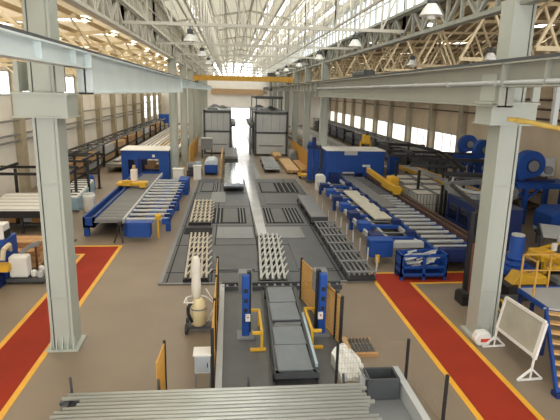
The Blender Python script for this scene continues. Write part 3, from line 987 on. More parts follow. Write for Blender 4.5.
def portal(x0, x1, y0, y1, h, label, opens):
    t = thing('stretcher_portal', label, 'machine', ((x0 + x1) / 2, y0, 0))
    m = MB()
    # housing with real openings: split the front into bands
    zt = max(o[3] for o in opens)
    m.box(x0, x1, y0, y1, zt, h)
    xs = sorted(opens)
    x = x0
    for (a, b, za, zb) in xs:
        m.box(x, a, y0, y1, 0, zt)
        if za > 0: m.box(a, b, y0, y1, 0, za)
        if zb < zt: m.box(a, b, y0, y1, zb, zt)
        x = b
    m.box(x, x1, y0, y1, 0, zt)
    m.build('housing', blue, t)
    MB().box(x0 - .06, x1 + .06, y0 - .08, y1 + .08, h, h + .07).build('lid', white, t)
    return t


t = portal(-8.35, -4.75, 40.0, 43.0, 2.4, 'blue stretcher portal with open windows at the end of the left roller table', [(-7.85, -7.35, .55, 1.7), (-6.85, -5.5, .75, 1.75)])
MB().box(-6.8, -5.55, 41.2, 41.5, .8, 1.15).box(-6.5, -5.9, 40.9, 41.2, 1.0, 1.5).build('clamp_head', wood, t)
MB().box(-6.0, -5.8, 39.97, 40, 1.9, 2.1).build('name_plate', white, t)
MB().box(-7.1, -6.9, 39.9, 40.0, .2, 1.8).build('guide_rib', blue_d, t)
tag(MB().box(-4.3, -3.55, 38.6, 39.3, 0, 1.15).box(-4.35, -3.5, 38.55, 39.35, 1.15, 1.2).box(-4.2, -3.65, 38.58, 38.6, .5, 1.0).build('control_cabinet', white, bevel=.01), 'white control cabinet right of the left blue portal', 'cabinet')
t = thing('pump_unit', 'blue and grey pump unit between the left portal and the yellow fence', 'pump', (-2.9, 42.8, 0))
MB().box(-3.6, -2.35, 42.4, 43.5, .1, .5).build('base', dgrey, t)
MB().tube((-3.5, 42.9, .85), (-2.9, 42.9, .85), .32, 16).build('motor', mgrey, t)
MB().box(-2.9, -2.4, 42.5, 43.3, .5, 1.15).build('pump_block', lblue, t, bevel=.04)
for x in (-3.5, -2.5):
    MB().box(x - .06, x + .06, 42.5, 43.4, 0, .1).build('foot', black, t)
# white plastic drum
t = thing('plastic_drum', 'white plastic drum left of the long blue trough', 'drum', (-8.1, 29.6, 0))
MB().lathe([(.28, 0), (.33, .04), (.35, .4), (.33, .75), (.35, .9), (.34, 1.02), (.3, 1.06)], (-8.1, 29.6, 0), 22).build('body', white, t, smooth=True)
MB().lathe([(.31, 1.06), (.31, 1.1), (.1, 1.12), (.1, 1.16)], (-8.1, 29.6, 0), 22).build('lid', lgrey, t)

# ---------------- cooling tables with long profiles
def cooling(x0, x1, y0, y1, label, n, fm, grp, lab2):
    t = thing('cooling_table', label, 'conveyor', ((x0 + x1) / 2, y0, 0))
    m = MB()
    y = y0
    while y < y1:
        m.box(x0, x1, y, y + .25, .62, .74)
        y += 2.4
    m.box(x0, x0 + .14, y0, y1, .45, .72).box(x1 - .14, x1, y0, y1, .45, .72)
    m.build('frame', fm, t)
    MB().box(x0 + .14, x1 - .14, y0, y1, .5, .6).build('bed', pm('bed_tan', srgb(166, 148, 126), .6), t)
    for k in range(6):
        y = y0 + .4 + k * (y1 - y0 - .8) / 5
        for x in (x0 + .15, x1 - .3):
            MB().box(x, x + .15, y, y + .15, 0, .5).build('leg', fm, t)
    for k in range(n):
        x = x0 + .3 + (x1 - x0 - .6) * (k + .5) / n
        wd = random.uniform(.08, .2)
        a = y0 + random.uniform(.3, 6)
        b = y1 - random.uniform(.3, 10)
        p = MB().box(x - wd, x + wd, a, b, .74, .84)
        tag(p.build('aluminium_profile', random.choice([white, alu, lgrey, wood_l])), 'long profile lying on the %s cooling table, %s from its %s edge' % (lab2, ORD[k].replace('nearest', 'first'), 'left'), 'profile', grp)


cooling(-10.6, -5.2, 44.2, 102, 'long cooling table behind the left blue portal', 10, mgrey, 'profiles on the left cooling table', 'left')
cooling(9.2, 14.6, 43.5, 102, 'long cooling table behind the right blue portal', 10, mgrey, 'profiles on the right cooling table', 'right')
t = thing('end_stand', 'blue stand at the far end of the left cooling table', 'stand', (-12.3, 98, 0))
MB().box(-13.1, -11.3, 97, 99, 1.0, 2.6).build('housing', blue, t)
for x in (-13, -11.5):
    for y in (97.1, 98.8):
        MB().box(x, x + .15, y, y + .15, 0, 1.0).build('leg', blue, t)


# ---------------- rows of profile storage racks along the outer walls
def rack_row(x0, x1, ys, L, label, grp, fmat, loads, h=1.75):
    first = None
    for i, y in enumerate(ys):
        lab = label % ORD[i]
        if first is None or i % 3 == 0 or True:
            t = thing('storage_rack', lab, 'rack', ((x0 + x1) / 2, y, 0), grp)
            for x in (x0, x1 - .12):
                for yy in (y, y + L - .3):
                    MB().box(x, x + .12, yy, yy + .12, 0, h + .3).build('post', fmat, t)
            m = MB()
            for z in (.3, .95):
                m.box(x0, x1, y, y + .1, z, z + .1).box(x0, x1, y + L - .28, y + L - .18, z, z + .1).box(x0, x0 + .1, y, y + L - .2, z, z + .1).box(x1 - .1, x1, y, y + L - .2, z, z + .1)
            m.build('shelf_frame', fmat, t)
            m = MB().box(x0 - .1, x0 + .1, y - .1, y + L - .15, h + .3, h + .42).box(x1 - .1, x1 + .1, y - .1, y + L - .15, h + .3, h + .42)
            m.box((x0 + x1) / 2 - .08, (x0 + x1) / 2 + .08, y - .1, y + L - .15, h + .3, h + .38)
            for k in range(4):
                yy = y + .2 + k * (L - .6) / 3
                m.box(x0, x1, yy - .05, yy + .05, h + .24, h + .3)
            m.build('top_rail', dgrey if x0 < 0 else mgrey, t)
            lm = loads[i % len(loads)]
            sh = random.uniform(.0, .25)
            MB().box(x0 + .18, x1 - .18, y + .35, y + L - .75, 1.05, h - sh).build('upper_load', lm, t)
            MB().box(x0 + .18, x1 - .18, y + .35, y + L - .75, .4, .9).build('lower_load', loads[(i + 1) % len(loads)], t)


rack_row(-12.9, -11.4, [36.5 + 5.6 * k for k in range(10)], 5.6, '%s storage rack of the row along the left outer wall', 'storage racks along the left wall', black,
         [wood, pm('load_tan', srgb(196, 156, 96), .7), lgrey, wood_l])
rack_row(16.9, 18.6, [41.6 + 5.6 * k for k in range(11)], 5.6, '%s dark storage rack of the row along the right outer wall', 'storage racks along the right wall', black,
         [dgrey, pm('load_grey', srgb(112, 112, 112), .6), black, dgrey])

# ---------------- left: work tables, overhead frames, bench
def frame_gate(name, label, posts, h, beams, cat='frame', mat=black, bw=.12):
    t = thing(name, label, cat, (posts[0][0], posts[0][1], 0))
    for (x, y) in posts:
        MB().box(x - .07, x + .07, y - .07, y + .07, 0, h).build('post', mat, t)
        MB().box(x - .18, x + .18, y - .18, y + .18, 0, .03).build('foot_plate', mat, t)
    for (a, b) in beams:
        MB().bar(a, b, bw, bw * 1.2).build('beam', mat, t)
    return t


H2 = 2.4
frame_gate('overhead_gantry', 'black overhead frame with posts beside the white plastic drum', [(-9.35, 37.0), (-9.05, 33.2), (-10.9, 36.8), (-10.9, 33.2)], H2,
           [((-11.4, 37, H2 + .07), (-9.0, 37, H2 + .07)), ((-11.4, 33.2, H2 + .07), (-8.8, 33.2, H2 + .07)), ((-9.2, 32.8, H2 + .2), (-9.35, 37.4, H2 + .2)), ((-10.9, 32.8, H2 + .2), (-10.9, 37.4, H2 + .2)),
            ((-9.35, 37, 1.1), (-10.9, 36.8, 1.1)), ((-11.3, 35.1, H2 + .2), (-9.1, 35.1, H2 + .2))])
frame_gate('overhead_gantry', 'black overhead frame over the white work table at the far left', [(-12.6, 31.0), (-9.2, 31.0), (-12.4, 26.0), (-8.2, 25.2)], H2 - .1,
           [((-13.4, 31, H2), (-9.0, 31, H2)), ((-13.4, 28.4, H2), (-9.6, 28.4, H2)), ((-12.6, 25.6, H2 + .15), (-12.6, 31.4, H2 + .15)), ((-8.4, 25.0, H2 - .1), (-9.3, 31.4, H2 - .1))])
tag(MB().box(-7.45, -7.3, 23.6, 23.75, 0, 2.35).box(-7.55, -7.2, 23.5, 23.85, 0, .03).box(-7.5, -7.25, 23.55, 23.8, 2.3, 2.45).build('signal_pole', black), 'thin black pole right behind the left near column', 'pole')

t = thing('work_table', 'long work table with white top behind the left near column', 'table', (-10.2, 25, 0))
m = MB()
m.prism([(-11.7, 25.0), (-8.55, 25.0), (-9.5, 29.4), (-12.55, 29.4)], 'z', 1.1, 1.16)
m.build('table_top', white, t)
m = MB()
for k in range(6):
    q = k / 5
    y = 25.15 + q * 4.1
    m.box(-11.6 - .85 * q, -8.7 - .9 * q, y, y + .08, 1.16, 1.19)
m.build('cross_strip', lgrey, t)
MB().box(-11.7, -8.55, 24.86, 25.0, .82, 1.14).build('front_apron', black, t)
MB().bar((-8.5, 25, 1.0), (-9.45, 29.4, 1.0), .08, .3).build('side_apron', black, t)
for (x, y) in ((-11.5, 25.0), (-10.1, 25.0), (-8.75, 25.0), (-12.4, 29.2), (-9.7, 29.2)):
    MB().box(x - .06, x + .06, y - .02, y + .1, 0, 1.1).build('leg', black, t)
MB().box(-11.5, -9.4, 25.6, 27.4, .25, .32).build('lower_shelf', dgrey, t)
for k, (x, y, h, mt) in enumerate(((-11.0, 26.2, .4, wood), (-10.3, 26.4, .28, lgrey), (-9.7, 26.2, .35, pm('box_ochre', srgb(176, 130, 70), .7)))):
    tag(MB().box(x - .26, x + .26, y - .3, y + .3, .32, .32 + h).box(x - .28, x + .28, y - .32, y + .32, .3 + h, .34 + h).build('storage_box', mt),
        ('brown box on the shelf under the white work table', 'pale grey box on the shelf under the white work table', 'ochre box on the shelf under the white work table')[k], 'box')
t = thing('long_bench', 'long bench with pale blue side left of the white drum', 'bench', (-9.6, 30.2, 0))
MB().prism([(-9.75, 29.6), (-8.75, 29.6), (-9.35, 35.5), (-10.6, 35.5)], 'z', .82, .9).build('bench_top', white, t)
MB().bar((-8.72, 29.7, .42), (-9.3, 35.4, .42), .06, .8).build('side_panel', lblue, t)
MB().box(-9.7, -8.75, 29.6, 29.66, .1, .82).build('end_panel', lblue, t)
m = MB()
for k in range(7):
    q = (k + .4) / 7
    m.box(-9.75 - .85 * q, -8.85 - .55 * q, 29.7 + q * 5.6, 29.78 + q * 5.6, .9, .96)
m.build('roller_bar', dgrey, t)
for (x, y) in ((-9.6, 29.9), (-10.4, 35.2)):
    MB().box(x - .06, x + .06, y - .06, y + .06, 0, .82).build('leg', dgrey, t)
t = thing('hoist_motor', 'blue motor block standing under the black overhead frame', 'motor', (-9.6, 35.6, 0))
MB().box(-10.0, -9.5, 36.0, 36.5, 0, .2).build('foot', dgrey, t)
MB().lathe([(.26, .2), (.28, .3), (.28, .85), (.2, 1.0), (.12, 1.12)], (-9.75, 36.25, 0), 16).build('body', blue, t, smooth=True)

# planks at the far left
t = thing('timber_stack', 'brown timber stack behind the white cabinet at the far left', 'timber', (-8.4, 20.5, 0))
m = MB()
for x in (-9.2, -8.0):
    m.box(x - .08, x + .08, 19.5, 21.2, 0, .12)
m.build('bearer', wood, t)
for l in range(8):
    for k in range(3):
        y = 19.6 + k * .5
        mt = wood_l if l < 4 else wood
        if l > 5 and k == 0: continue
        MB().box(-9.7 + random.uniform(-.1, .1), -7.55 + random.uniform(-.06, .06), y, y + .46, .12 + l * .115, .215 + l * .115).build('plank', mt, t)
for x in (-7.45, -9.78):
    MB().box(x - .03, x + .03, 19.45, 19.53, 0, 1.2).build('stake', pm('stake_red_brown', srgb(110, 54, 38), .6), t)
# packing machine at the left edge
t = thing('packing_machine', 'blue packing machine with cream arm at the left picture edge', 'machine', (-8.4, 18, 0))
MB().box(-9.1, -8.2, 17.6, 18.7, .0, 1.6).build('housing', blue, t, bevel=.03)
MB().box(-8.7, -8.25, 17.7, 18.3, 1.6, 2.15).build('top_box', white, t, bevel=.03)
MB().box(-8.26, -8.2, 17.75, 18.2, 1.65, 1.9).build('screen', black, t)
MB().box(-9.0, -8.0, 17.2, 17.6, .55, .8).build('yellow_guard', yellow, t)
MB().path([(-8.25, 18.1, 1.1), (-8.05, 17.6, 1.45), (-8.12, 17.3, 1.35), (-8.15, 17.2, 1.0)], .09, 10).build('arm', pm('arm_cream', srgb(210, 196, 160), .5), t)
MB().box(-8.9, -8.25, 16.9, 17.5, 0, .4).build('pedal_box', blue_d, t)
packer = t
packer.location.x += .12; packer.location.y += .75
t = thing('wheeled_cabinet', 'white wheeled cabinet with hoses beside the left red walkway', 'cabinet', (-7.6, 17.6, 0))
MB().box(-8.0, -7.35, 17.5, 17.95, .22, 1.02).build('housing', white, t, bevel=.05)
MB().box(-8.1, -6.75, 17.4, 18.5, .08, .2).build('base_frame', dgrey, t)
for k in range(3):
    MB().path([(-7.7, 17.9, 1.0 + k * .04), (-7.4, 18.05, 1.2 + k * .05), (-7.1, 18.2, 1.28 + k * .06)], .04, 8).build('hose', mgrey, t)
for k, (x, y) in enumerate(((-7.2, 17.7), (-6.95, 17.9), (-7.1, 18.15), (-6.95, 17.6))):
    MB().lathe([(.08, .2), (.12, .26), (.1, .42), (.04, .46)], (x, y, 0), 12).build('canister', (white, lgrey)[k % 2], t)
for (x, y) in ((-8.0, 17.5), (-6.85, 17.5), (-8.0, 18.4), (-6.85, 18.4)):
    MB().tube((x - .03, y, .06), (x + .03, y, .06), .06, 12).build('wheel', black, t)

t.location.x += .02; t.location.y += .75

# ================================================================ RIGHT STRETCHER LINE
t = portal(7.35, 11.85, 38.0, 40.7, 2.75, 'large closed blue stretcher portal at the end of the right roller table', [(8.4, 10.2, .55, 1.05)])
MB().box(8.7, 9.7, 37.96, 38.0, 2.45, 2.75).build('name_plate', lgrey, t)
MB().box(10.15, 10.75, 37.96, 38.0, 1.55, 1.72).build('warning_plate', white, t)
MB().box(8.6, 9.5, 37.9, 38.0, 1.05, 1.15).build('inlet_lip', lgrey, t)
MB().box(7.55, 8.2, 37.7, 38.0, .0, 1.1).build('front_post', blue_d, t)
t = thing('hydraulic_tower', 'slim blue hydraulic tower left of the right blue portal', 'machine', (6.55, 38.6, 0))
MB().box(6.2, 6.6, 39.9, 40.3, 0, 3.2).build('column_post', blue, t)
MB().box(6.7, 7.1, 39.9, 40.3, 0, 2.7).build('second_post', blue, t)
MB().box(6.15, 7.15, 39.85, 40.35, 2.7, 2.95).build('head', blue_d, t)
MB().tube((6.65, 39.95, 2.9), (6.65, 39.95, 3.6), .16, 14).build('cylinder', blue_d, t)
MB().path([(6.9, 39.8, 2.6), (7.15, 39.7, 3.0), (7.25, 39.7, 2.4), (7.2, 39.75, 1.2), (6.9, 39.8, .6)], .05, 8).build('hose', dgrey, t)
MB().box(6.1, 7.2, 39.6, 40.4, 0, .2).build('base', dgrey, t)
tag(MB().box(6.35, 7.0, 36.3, 37.1, 0, 1.0).prism([(6.35, 1.0), (7.0, 1.0), (6.9, 1.15), (6.45, 1.15)], 'y', 36.3, 37.1).box(6.45, 6.9, 36.28, 36.3, .3, .8).build('control_cabinet', white, bevel=.02), 'white control cabinet in front of the slim blue tower', 'cabinet')

t = thing('roller_table', 'long blue roller table in front of the right closed blue portal', 'conveyor', (8, 19, 0))
m = MB().box(8.45, 8.55, 19.3, 37.8, .55, .8).box(10.15, 10.25, 19.6, 37.8, .55, .8)
m.build('frame', blue, t)
MB().box(8.5, 9.3, 27, 37.8, .83, .9).build('inlet_plate', mgrey, t)
for k in range(24):
    y = 19.7 + k * .76
    MB().tube((8.55, y, .82), (10.15, y, .82), .08, 10).build('roller', lgrey if k < 15 else mgrey, t)
MB().box(8.5, 10.2, 19.3, 37.8, .4, .46).build('dark_under_sheet', dgrey, t)
MB().box(8.55, 10.3, 18.9, 19.3, .4, .95).box(8.6, 10.2, 18.82, 18.9, .55, .8).build('end_drive', blue_d, t, bevel=.02)
MB().box(10.35, 10.55, 19.2, 37.8, .75, .95).box(10.7, 10.9, 19.4, 37.8, .75, .95).build('side_rail', brown, t)
MB().box(10.55, 10.7, 19.3, 37.8, .7, .78).build('rail_gap', black, t)
# chain part with pale plates and blue carriers
MB().box(6.35, 6.47, 20.6, 36, .5, .72).box(7.1, 7.2, 20.6, 36, .5, .7).box(8.2, 8.3, 20.6, 37, .55, .75).build('chain_beam', lgrey, t)
MB().box(7.25, 8.15, 24.2, 31.5, .86, .95).build('pale_plate', pm('plate_sand', srgb(204, 200, 180), .45), t, bevel=.01)
for k in range(7):
    y = 21.2 + k * 2.1
    MB().box(6.25, 8.3, y, y + .3, .62, .78).build('cross_carrier', blue, t)
    MB().box(6.2, 6.75, y - .3, y + .45, .55, .98).build('chain_drive', blue if k % 2 else blue_d, t, bevel=.02)
    MB().tube((6.5, y + .9, .78), (8.3, y + .9, .74), .04, 8).build('chain_roller', mgrey, t)
    MB().box(8.0, 8.4, y + .2, y + .6, .78, 1.0).build('bearing_block', blue_d, t)
for (x, y) in ((6.35, 21), (6.35, 25.5), (6.35, 30), (6.35, 35), (8.3, 20.2), (8.3, 28), (8.3, 36), (10.15, 19.6), (10.15, 25), (10.15, 31), (10.15, 36.5)):
    MB().box(x - .05, x + .13, y - .09, y + .09, 0, .6).build('leg', blue, t)
MB().box(5.85, 6.85, 19.9, 20.5, .3, 1.0).box(5.8, 6.9, 19.85, 20.55, 1.0, 1.06).build('front_drive', blue, t, bevel=.03)
MB().lathe([(.1, 0), (.1, .3)], (6.1, 19.6, .2), 10).tube((6.1, 19.6, 0), (6.1, 19.6, .2), .06).build('signal_foot', yellow, t)
MB().box(6.9, 8.3, 20.2, 20.6, .62, .86).build('end_beam', lgrey, t)

# scrap bin
t = thing('scrap_bin', 'blue lattice bin full of white offcuts on the red walkway corner', 'bin', (7.5, 18.2, 0))
x0, x1, y0, y1 = 6.55, 8.4, 17.95, 18.7
MB().box(x0, x1, y0, y1, .14, .2).build('bin_floor', blue_d, t)
for x in (x0, (x0 + x1) / 2 - .05, x1 - .1):
    for y in (y0, y1 - .1):
        MB().box(x, x + .1, y, y + .1, 0, 1.0).build('post', blue, t)
m = MB()
for z in (.2, .5, .95):
    m.box(x0, x1, y0, y0 + .05, z, z + .08).box(x0, x1, y1 - .05, y1, z, z + .08).box(x0, x0 + .05, y0, y1, z, z + .08).box(x1 - .05, x1, y0, y1, z, z + .08)
m.build('rail', blue, t)
MB().box(x0, x0 + .04, y0, y1, .2, 1.0).box(x1 - .04, x1, y0, y1, .2, 1.0).box(x0, x1, y1 - .04, y1, .2, 1.0).build('side_sheet', blue, t)
random.seed(5)
for k in range(34):
    cx, cz = random.uniform(x0 + .25, x1 - .3), random.uniform(.4, 1.05)
    cy = random.uniform(y0 + .2, y1 - .2)
    a, b = random.uniform(-.25, .25), random.uniform(.02, .22)
    tag(MB().bar((cx - .17, cy - a * .3, cz - b * .3), (cx + .17, cy + a * .3, cz + b * .5), .07, .05).build('metal_offcut', random.choice([white, alu, lgrey])),
        'white metal offcut heaped in the blue lattice bin', 'offcut', 'offcuts in the blue bin')

t = thing('puller_unit', 'slanting yellow puller arm in front of the right blue portal', 'arm', (10.8, 33, 0))
MB().bar((10.25, 36.6, 1.5), (10.3, 30.2, 1.25), .3, .3).build('boom', yellow, t)
MB().box(10.25, 11.15, 31.2, 33.2, .95, 1.1).build('carriage_plate', yellow, t)
MB().box(10.45, 11.0, 31.8, 32.8, 1.1, 1.75).build('motor_box', yellow, t, bevel=.04)
MB().lathe([(.15, 0), (.15, .4)], (10.75, 33.0, 1.1), 14).build('motor', yellow, t)
MB().box(10.1, 10.5, 29.9, 30.25, 1.0, 1.5).build('jaw', yellow, t, bevel=.02)
MB().box(10.15, 10.4, 36.6, 36.75, 1.35, 1.7).build('rear_plate', white, t)

# overhead conveyors on the right
Z3 = 2.6
frame_gate('overhead_conveyor', 'dark overhead conveyor frame above the pale wire baskets', [(11.75, 34.8), (11.65, 30.1), (15.9, 36.2), (14.3, 31.0)], Z3 - .1,
           [((11.9, 36.8, Z3), (16.2, 36.2, Z3)), ((11.6, 31.7, Z3), (14.5, 30.9, Z3)), ((13.6, 36.5, Z3 + .15), (13.9, 40.2, Z3 + .15)),
            ((11.6, 40.4, Z3), (16.6, 38.8, Z3)), ((13.0, 33.8, Z3 + .12), (15.2, 33.4, Z3 + .12))], 'conveyor', black, .16)
frame_gate('overhead_conveyor', 'dark overhead conveyor frame in front of the rear blue fans', [(16.4, 38.8), (19.2, 37.2), (12.6, 28.1), (16.2, 45.0)], Z3 - .1,
           [((16.4, 38.8, Z3), (19.6, 37.1, Z3)), ((12.4, 28.2, Z3), (15.2, 27.5, Z3)), ((16.8, 38.4, Z3 - .05), (14.6, 30.2, Z3 - .05)), ((16.3, 38.6, Z3 - .05), (14.1, 30.4, Z3 - .05)), ((14.4, 34.0, Z3 + .1), (17.4, 33.2, Z3 + .1)), ((14.5, 45.5, Z3), (17.4, 44.1, Z3)), ((16.4, 38.5, Z3 + .1), (16.2, 45.4, Z3 + .1))], 'conveyor', black, .2)
t = thing('oval_conveyor', 'oval grey overhead conveyor track above the dark blue booth', 'conveyor', (13, 26, 0))
def oval(cx, cy, rx_, ry_, rot, z, w, h, n=40):
    m = MB()
    pts = []
    for k in range(n):
        a = 2 * math.pi * k / n
        c_, s_ = math.cos(a), math.sin(a)
        # stadium-like
        u = rx_ * math.copysign(abs(c_) ** .75, c_)
        v = ry_ * math.copysign(abs(s_) ** .75, s_)
        pts.append((cx + u * math.cos(rot) - v * math.sin(rot), cy + u * math.sin(rot) + v * math.cos(rot), z))
    for a, b in zip(pts, pts[1:] + pts[:1]):
        m.bar(a, b, w, h)
    return m
oval(13.5, 26.0, 1.7, 3.3, -.35, 2.25, .22, .22).build('outer_track', mgrey, t)
oval(13.5, 26.0, 1.35, 2.9, -.35, 2.4, .1, .12).build('inner_rail', lgrey, t)
for (x, y) in ((11.75, 26.7), (14.2, 29.3), (13.9, 22.7), (15.0, 25.8)):
    MB().box(x - .07, x + .07, y - .07, y + .07, 0, 2.2).build('post', black, t)
MB().bar((11.6, 25.4, 2.5), (15.2, 26.6, 2.5), .2, .25).build('cross_beam', mgrey, t)
t = thing('blue_booth', 'dark blue booth with glazed front under the oval track', 'booth', (11.7, 23, 0))
m = MB().box(11.0, 11.08, 22.4, 26.2, 0, .75).box(11.0, 11.08, 22.4, 26.2, 1.6, 1.95)
for y in (22.4, 23.6, 24.8, 26.1):
    m.box(11.0, 11.08, y, y + .12, .75, 1.6)
m.box(11.08, 13.0, 22.4, 22.5, 0, 1.95).box(11.08, 13.0, 26.12, 26.22, 0, 1.95).box(12.9, 13.0, 22.5, 26.12, 0, 1.95)
m.build('housing', blue_d, t)
for y in (22.52, 23.72, 24.92):
    MB().box(11.03, 11.05, y, y + 1.08, .75, 1.6).build('window_pane', pm('dark_glass', srgb(26, 34, 52), .12, var=.05), t)
MB().box(11.0, 13.0, 22.4, 26.22, 1.95, 2.0).build('roof', pm('booth_roof', srgb(70, 80, 100), .5), t)
t.location.x += .5; t.location.y -= .8
# slim dark post pair by the right near column
frame_gate('signal_mast', 'black mast pair with a red brown cable duct left of the right near column', [(8.95, 17.0), (8.35, 16.3)], 3.1, [((8.95, 17.0, 3.0), (8.35, 16.3, 3.0)), ((8.95, 17.0, 3.05), (10.1, 22.0, 3.05))], 'mast', black, .12)
tag(MB().box(8.56, 8.74, 16.5, 16.68, .0, 1.9).box(8.5, 8.8, 16.45, 16.75, 0, .1).build('cable_duct', pm('duct_brown', srgb(136, 84, 62), .6)), 'brown upright duct between the two black masts', 'duct')
tag(MB().box(7.9, 8.25, 15.5, 16.1, 0, .35).box(7.95, 8.2, 15.55, 16.1, .35, .4).build('pedestal_box', black), 'low black box at the foot of the black masts', 'box')

# baskets
bk = None
pos = [(11.6, 29.2), (12.9, 29.2), (11.7, 30.9), (13.0, 30.9), (12.1, 33.0), (13.4, 33.0), (12.4, 35.0), (13.7, 35.0)]
blab = ['front left', 'front right', 'second row left', 'second row right', 'third row left', 'third row right', 'rear left', 'rear right']
for i, (x, y) in enumerate(pos):
    lab = 'pale wire basket, %s of the block under the overhead conveyor' % blab[i]
    if bk is None:
        bk = thing('wire_basket', lab, 'basket', (x, y, 0), 'pale wire baskets')
        x0, x1, y0, y1 = x - .6, x + .6, y - .8, y + .8
        m = MB().box(x0 + .03, x1 - .03, y0 + .03, y1 - .03, .15, 1.28)
        m.build('liner', pm('basket_liner', srgb(196, 192, 178), .6, var=.1, scale=5), bk)
        m = MB()
        for k in range(7):
            xx = x0 + (x1 - x0 - .04) * k / 6
            m.box(xx, xx + .04, y0, y0 + .03, .1, 1.35).box(xx, xx + .04, y1 - .03, y1, .1, 1.35)
        for k in range(8):
            yy = y0 + (y1 - y0 - .04) * k / 7
            m.box(x0, x0 + .03, yy, yy + .04, .1, 1.35).box(x1 - .03, x1, yy, yy + .04, .1, 1.35)
        for z in (.12, .7, 1.3):
            m.box(x0, x1, y0 - .01, y0 + .03, z, z + .04).box(x0, x1, y1 - .03, y1 + .01, z, z + .04).box(x0 - .01, x0 + .03, y0, y1, z, z + .04).box(x1 - .03, x1 + .01, y0, y1, z, z + .04)
        m.build('wire_frame', mgrey, bk)
        for xx in (x0 + .1, x1 - .2):
            for yy in (y0 + .1, y1 - .2):
                MB().box(xx, xx + .1, yy, yy + .1, 0, .15).build('foot', dgrey, bk)
    else:
        dup(bk, (x - pos[0][0], y - pos[0][1], 0), lab)
tag(MB().box(13.2, 14.0, 40.8, 41.5, 0, 2.0).box(13.15, 14.05, 40.75, 41.55, 2.0, 2.06).box(13.3, 13.9, 40.78, 40.8, .8, 1.6).build('switch_cabinet', blue), 'tall blue switch cabinet right of the large closed portal', 'cabinet')
t = thing('conveyor_line', 'long yellow framed conveyor behind the pale wire baskets', 'conveyor', (15.5, 29, 0))
MB().bar((15.2, 29.5, .95), (14.6, 43, .95), .14, .25).bar((16.4, 29.5, .95), (15.8, 43, .95), .14, .25).build('side_beam', yellow, t)
for k in range(18):
    q = (k + .5) / 18
    MB().tube((15.25 - .6 * q, 29.6 + 13.2 * q, 1.02), (16.35 - .6 * q, 29.6 + 13.2 * q, 1.02), .07, 8).build('roller', lgrey, t)
for q in (.02, .35, .68, .98):
    for dx in (0, 1.2):
        x, y = 15.2 - .6 * q + dx, 29.5 + 13.5 * q
        MB().box(x - .06, x + .06, y - .06, y + .06, 0, .85).build('leg', wood, t)

t = thing('profile_stacker', 'yellow stacker standing over the right cooling table just behind the closed blue portal', 'machine', (11.4, 42.2, 0))
MB().box(10.9, 11.05, 42.0, 42.15, 0, 3.0).box(11.75, 11.9, 42.0, 42.15, 0, 3.0).box(10.9, 11.9, 42.0, 42.15, 3.0, 3.15).build('mast', yellow, t)
MB().box(11.1, 11.7, 41.7, 42.4, 2.9, 3.7).build('head', yellow, t, bevel=.08)
MB().tube((11.4, 41.75, 3.7), (11.4, 41.75, 4.0), .12, 12).build('motor', dgrey, t)

# ================================================================ RIGHT FRONT: display board, stairs, press, fans
t = thing('display_board', 'white framed display board on two A-shaped stands beside the right red walkway', 'board', (7.5, 11.8, 0))
A, B = Vector((7.58, 12.66, 0)), Vector((7.62, 10.92, 0))     # far and near ends
lean = Vector((.16, 0, 0))
def bp(s, z): return A + (B - A) * s + Vector((0, 0, z)) + lean * ((z - .6) / .9)
zl, zh = .6, 1.52
m = MB()
m.bar(bp(0, zl), bp(1, zl + .06), .07, .07).bar(bp(0, zh), bp(1, zh + .06), .07, .07).bar(bp(0, zl), bp(0, zh), .07, .07).bar(bp(1, zl), bp(1, zh + .06), .07, .12)
m.build('frame', white, t)
p0, p1, p2, p3 = bp(.02, zl + .03), bp(.98, zl + .09), bp(.98, zh), bp(.02, zh - .03)
o = Vector((.03, 0, 0))
MB().add([p0, p1, p2, p3, p0 + o, p1 + o, p2 + o, p3 + o], [(0, 1, 2, 3), (7, 6, 5, 4), (0, 4, 5, 1), (1, 5, 6, 2), (2, 6, 7, 3), (3, 7, 4, 0)]).build('panel', greyboard, t)
for s, yo in ((0.0, 0), (1.0, 0)):
    q = bp(s, zl)
    m = MB()
    ya = q.y
    m.bar(q, (q.x - .02, ya, .3), .045)
    m.bar((q.x - .02, ya, .32), (q.x - .38, ya - .02, .03), .045).bar((q.x - .02, ya, .32), (q.x + .3, ya + .02, .03), .045).bar((q.x - .38, ya - .02, .03), (q.x + .3, ya + .02, .03), .045).bar((q.x - .02, ya, .32), (q.x - .03, ya, .03), .035)
    m.build('stand', white, t)
# paper sack
t = thing('paper_sack', 'white sack with red print at the foot of the right near column', 'sack', (7.55, 12.95, 0))
MB().prism([(7.1, 0), (7.46, 0), (7.5, .28), (7.4, .44), (7.08, .42), (6.98, .2)], 'y', 12.7, 12.99).build('bag', white, t, bevel=.05)
MB().box(7.16, 7.42, 12.685, 12.702, .14, .24).build('print_mark', redprint, t)

# stair platform
t = thing('stair_platform', 'blue steel platform with wooden steps and yellow handrails at the right picture edge', 'stairs', (9, 11, 0))
PX0, PX1, PY0, PY1, PZ = 8.62, 10.6, 12.1, 13.5, 1.45
MB().box(PX0, PX1, PY0, PY1, PZ - .05, PZ).build('deck', lgrey, t)
MB().box(PX0 - .05, PX0, PY0 - .05, PY1, PZ - .13, PZ + .01).box(PX0, PX1, PY0 - .05, PY0, PZ - .13, PZ - .02).box(PX0, PX1, PY1, PY1 + .05, PZ - .2, PZ + .03).build('edge_beam', blue, t)
for (x, y) in ((PX0, PY0), (PX0, PY1 - .1), (PX1 - .1, PY0), (PX1 - .1, PY1 - .1), (PX0, 12.8)):
    MB().box(x, x + .09, y, y + .09, 0, PZ - .2).build('leg', blue_d, t)
top = Vector((8.55, 12.05, PZ))
dirv = Vector((-.72, -1.85, 0))
perp = Vector((.93, -.36, 0)) * .98
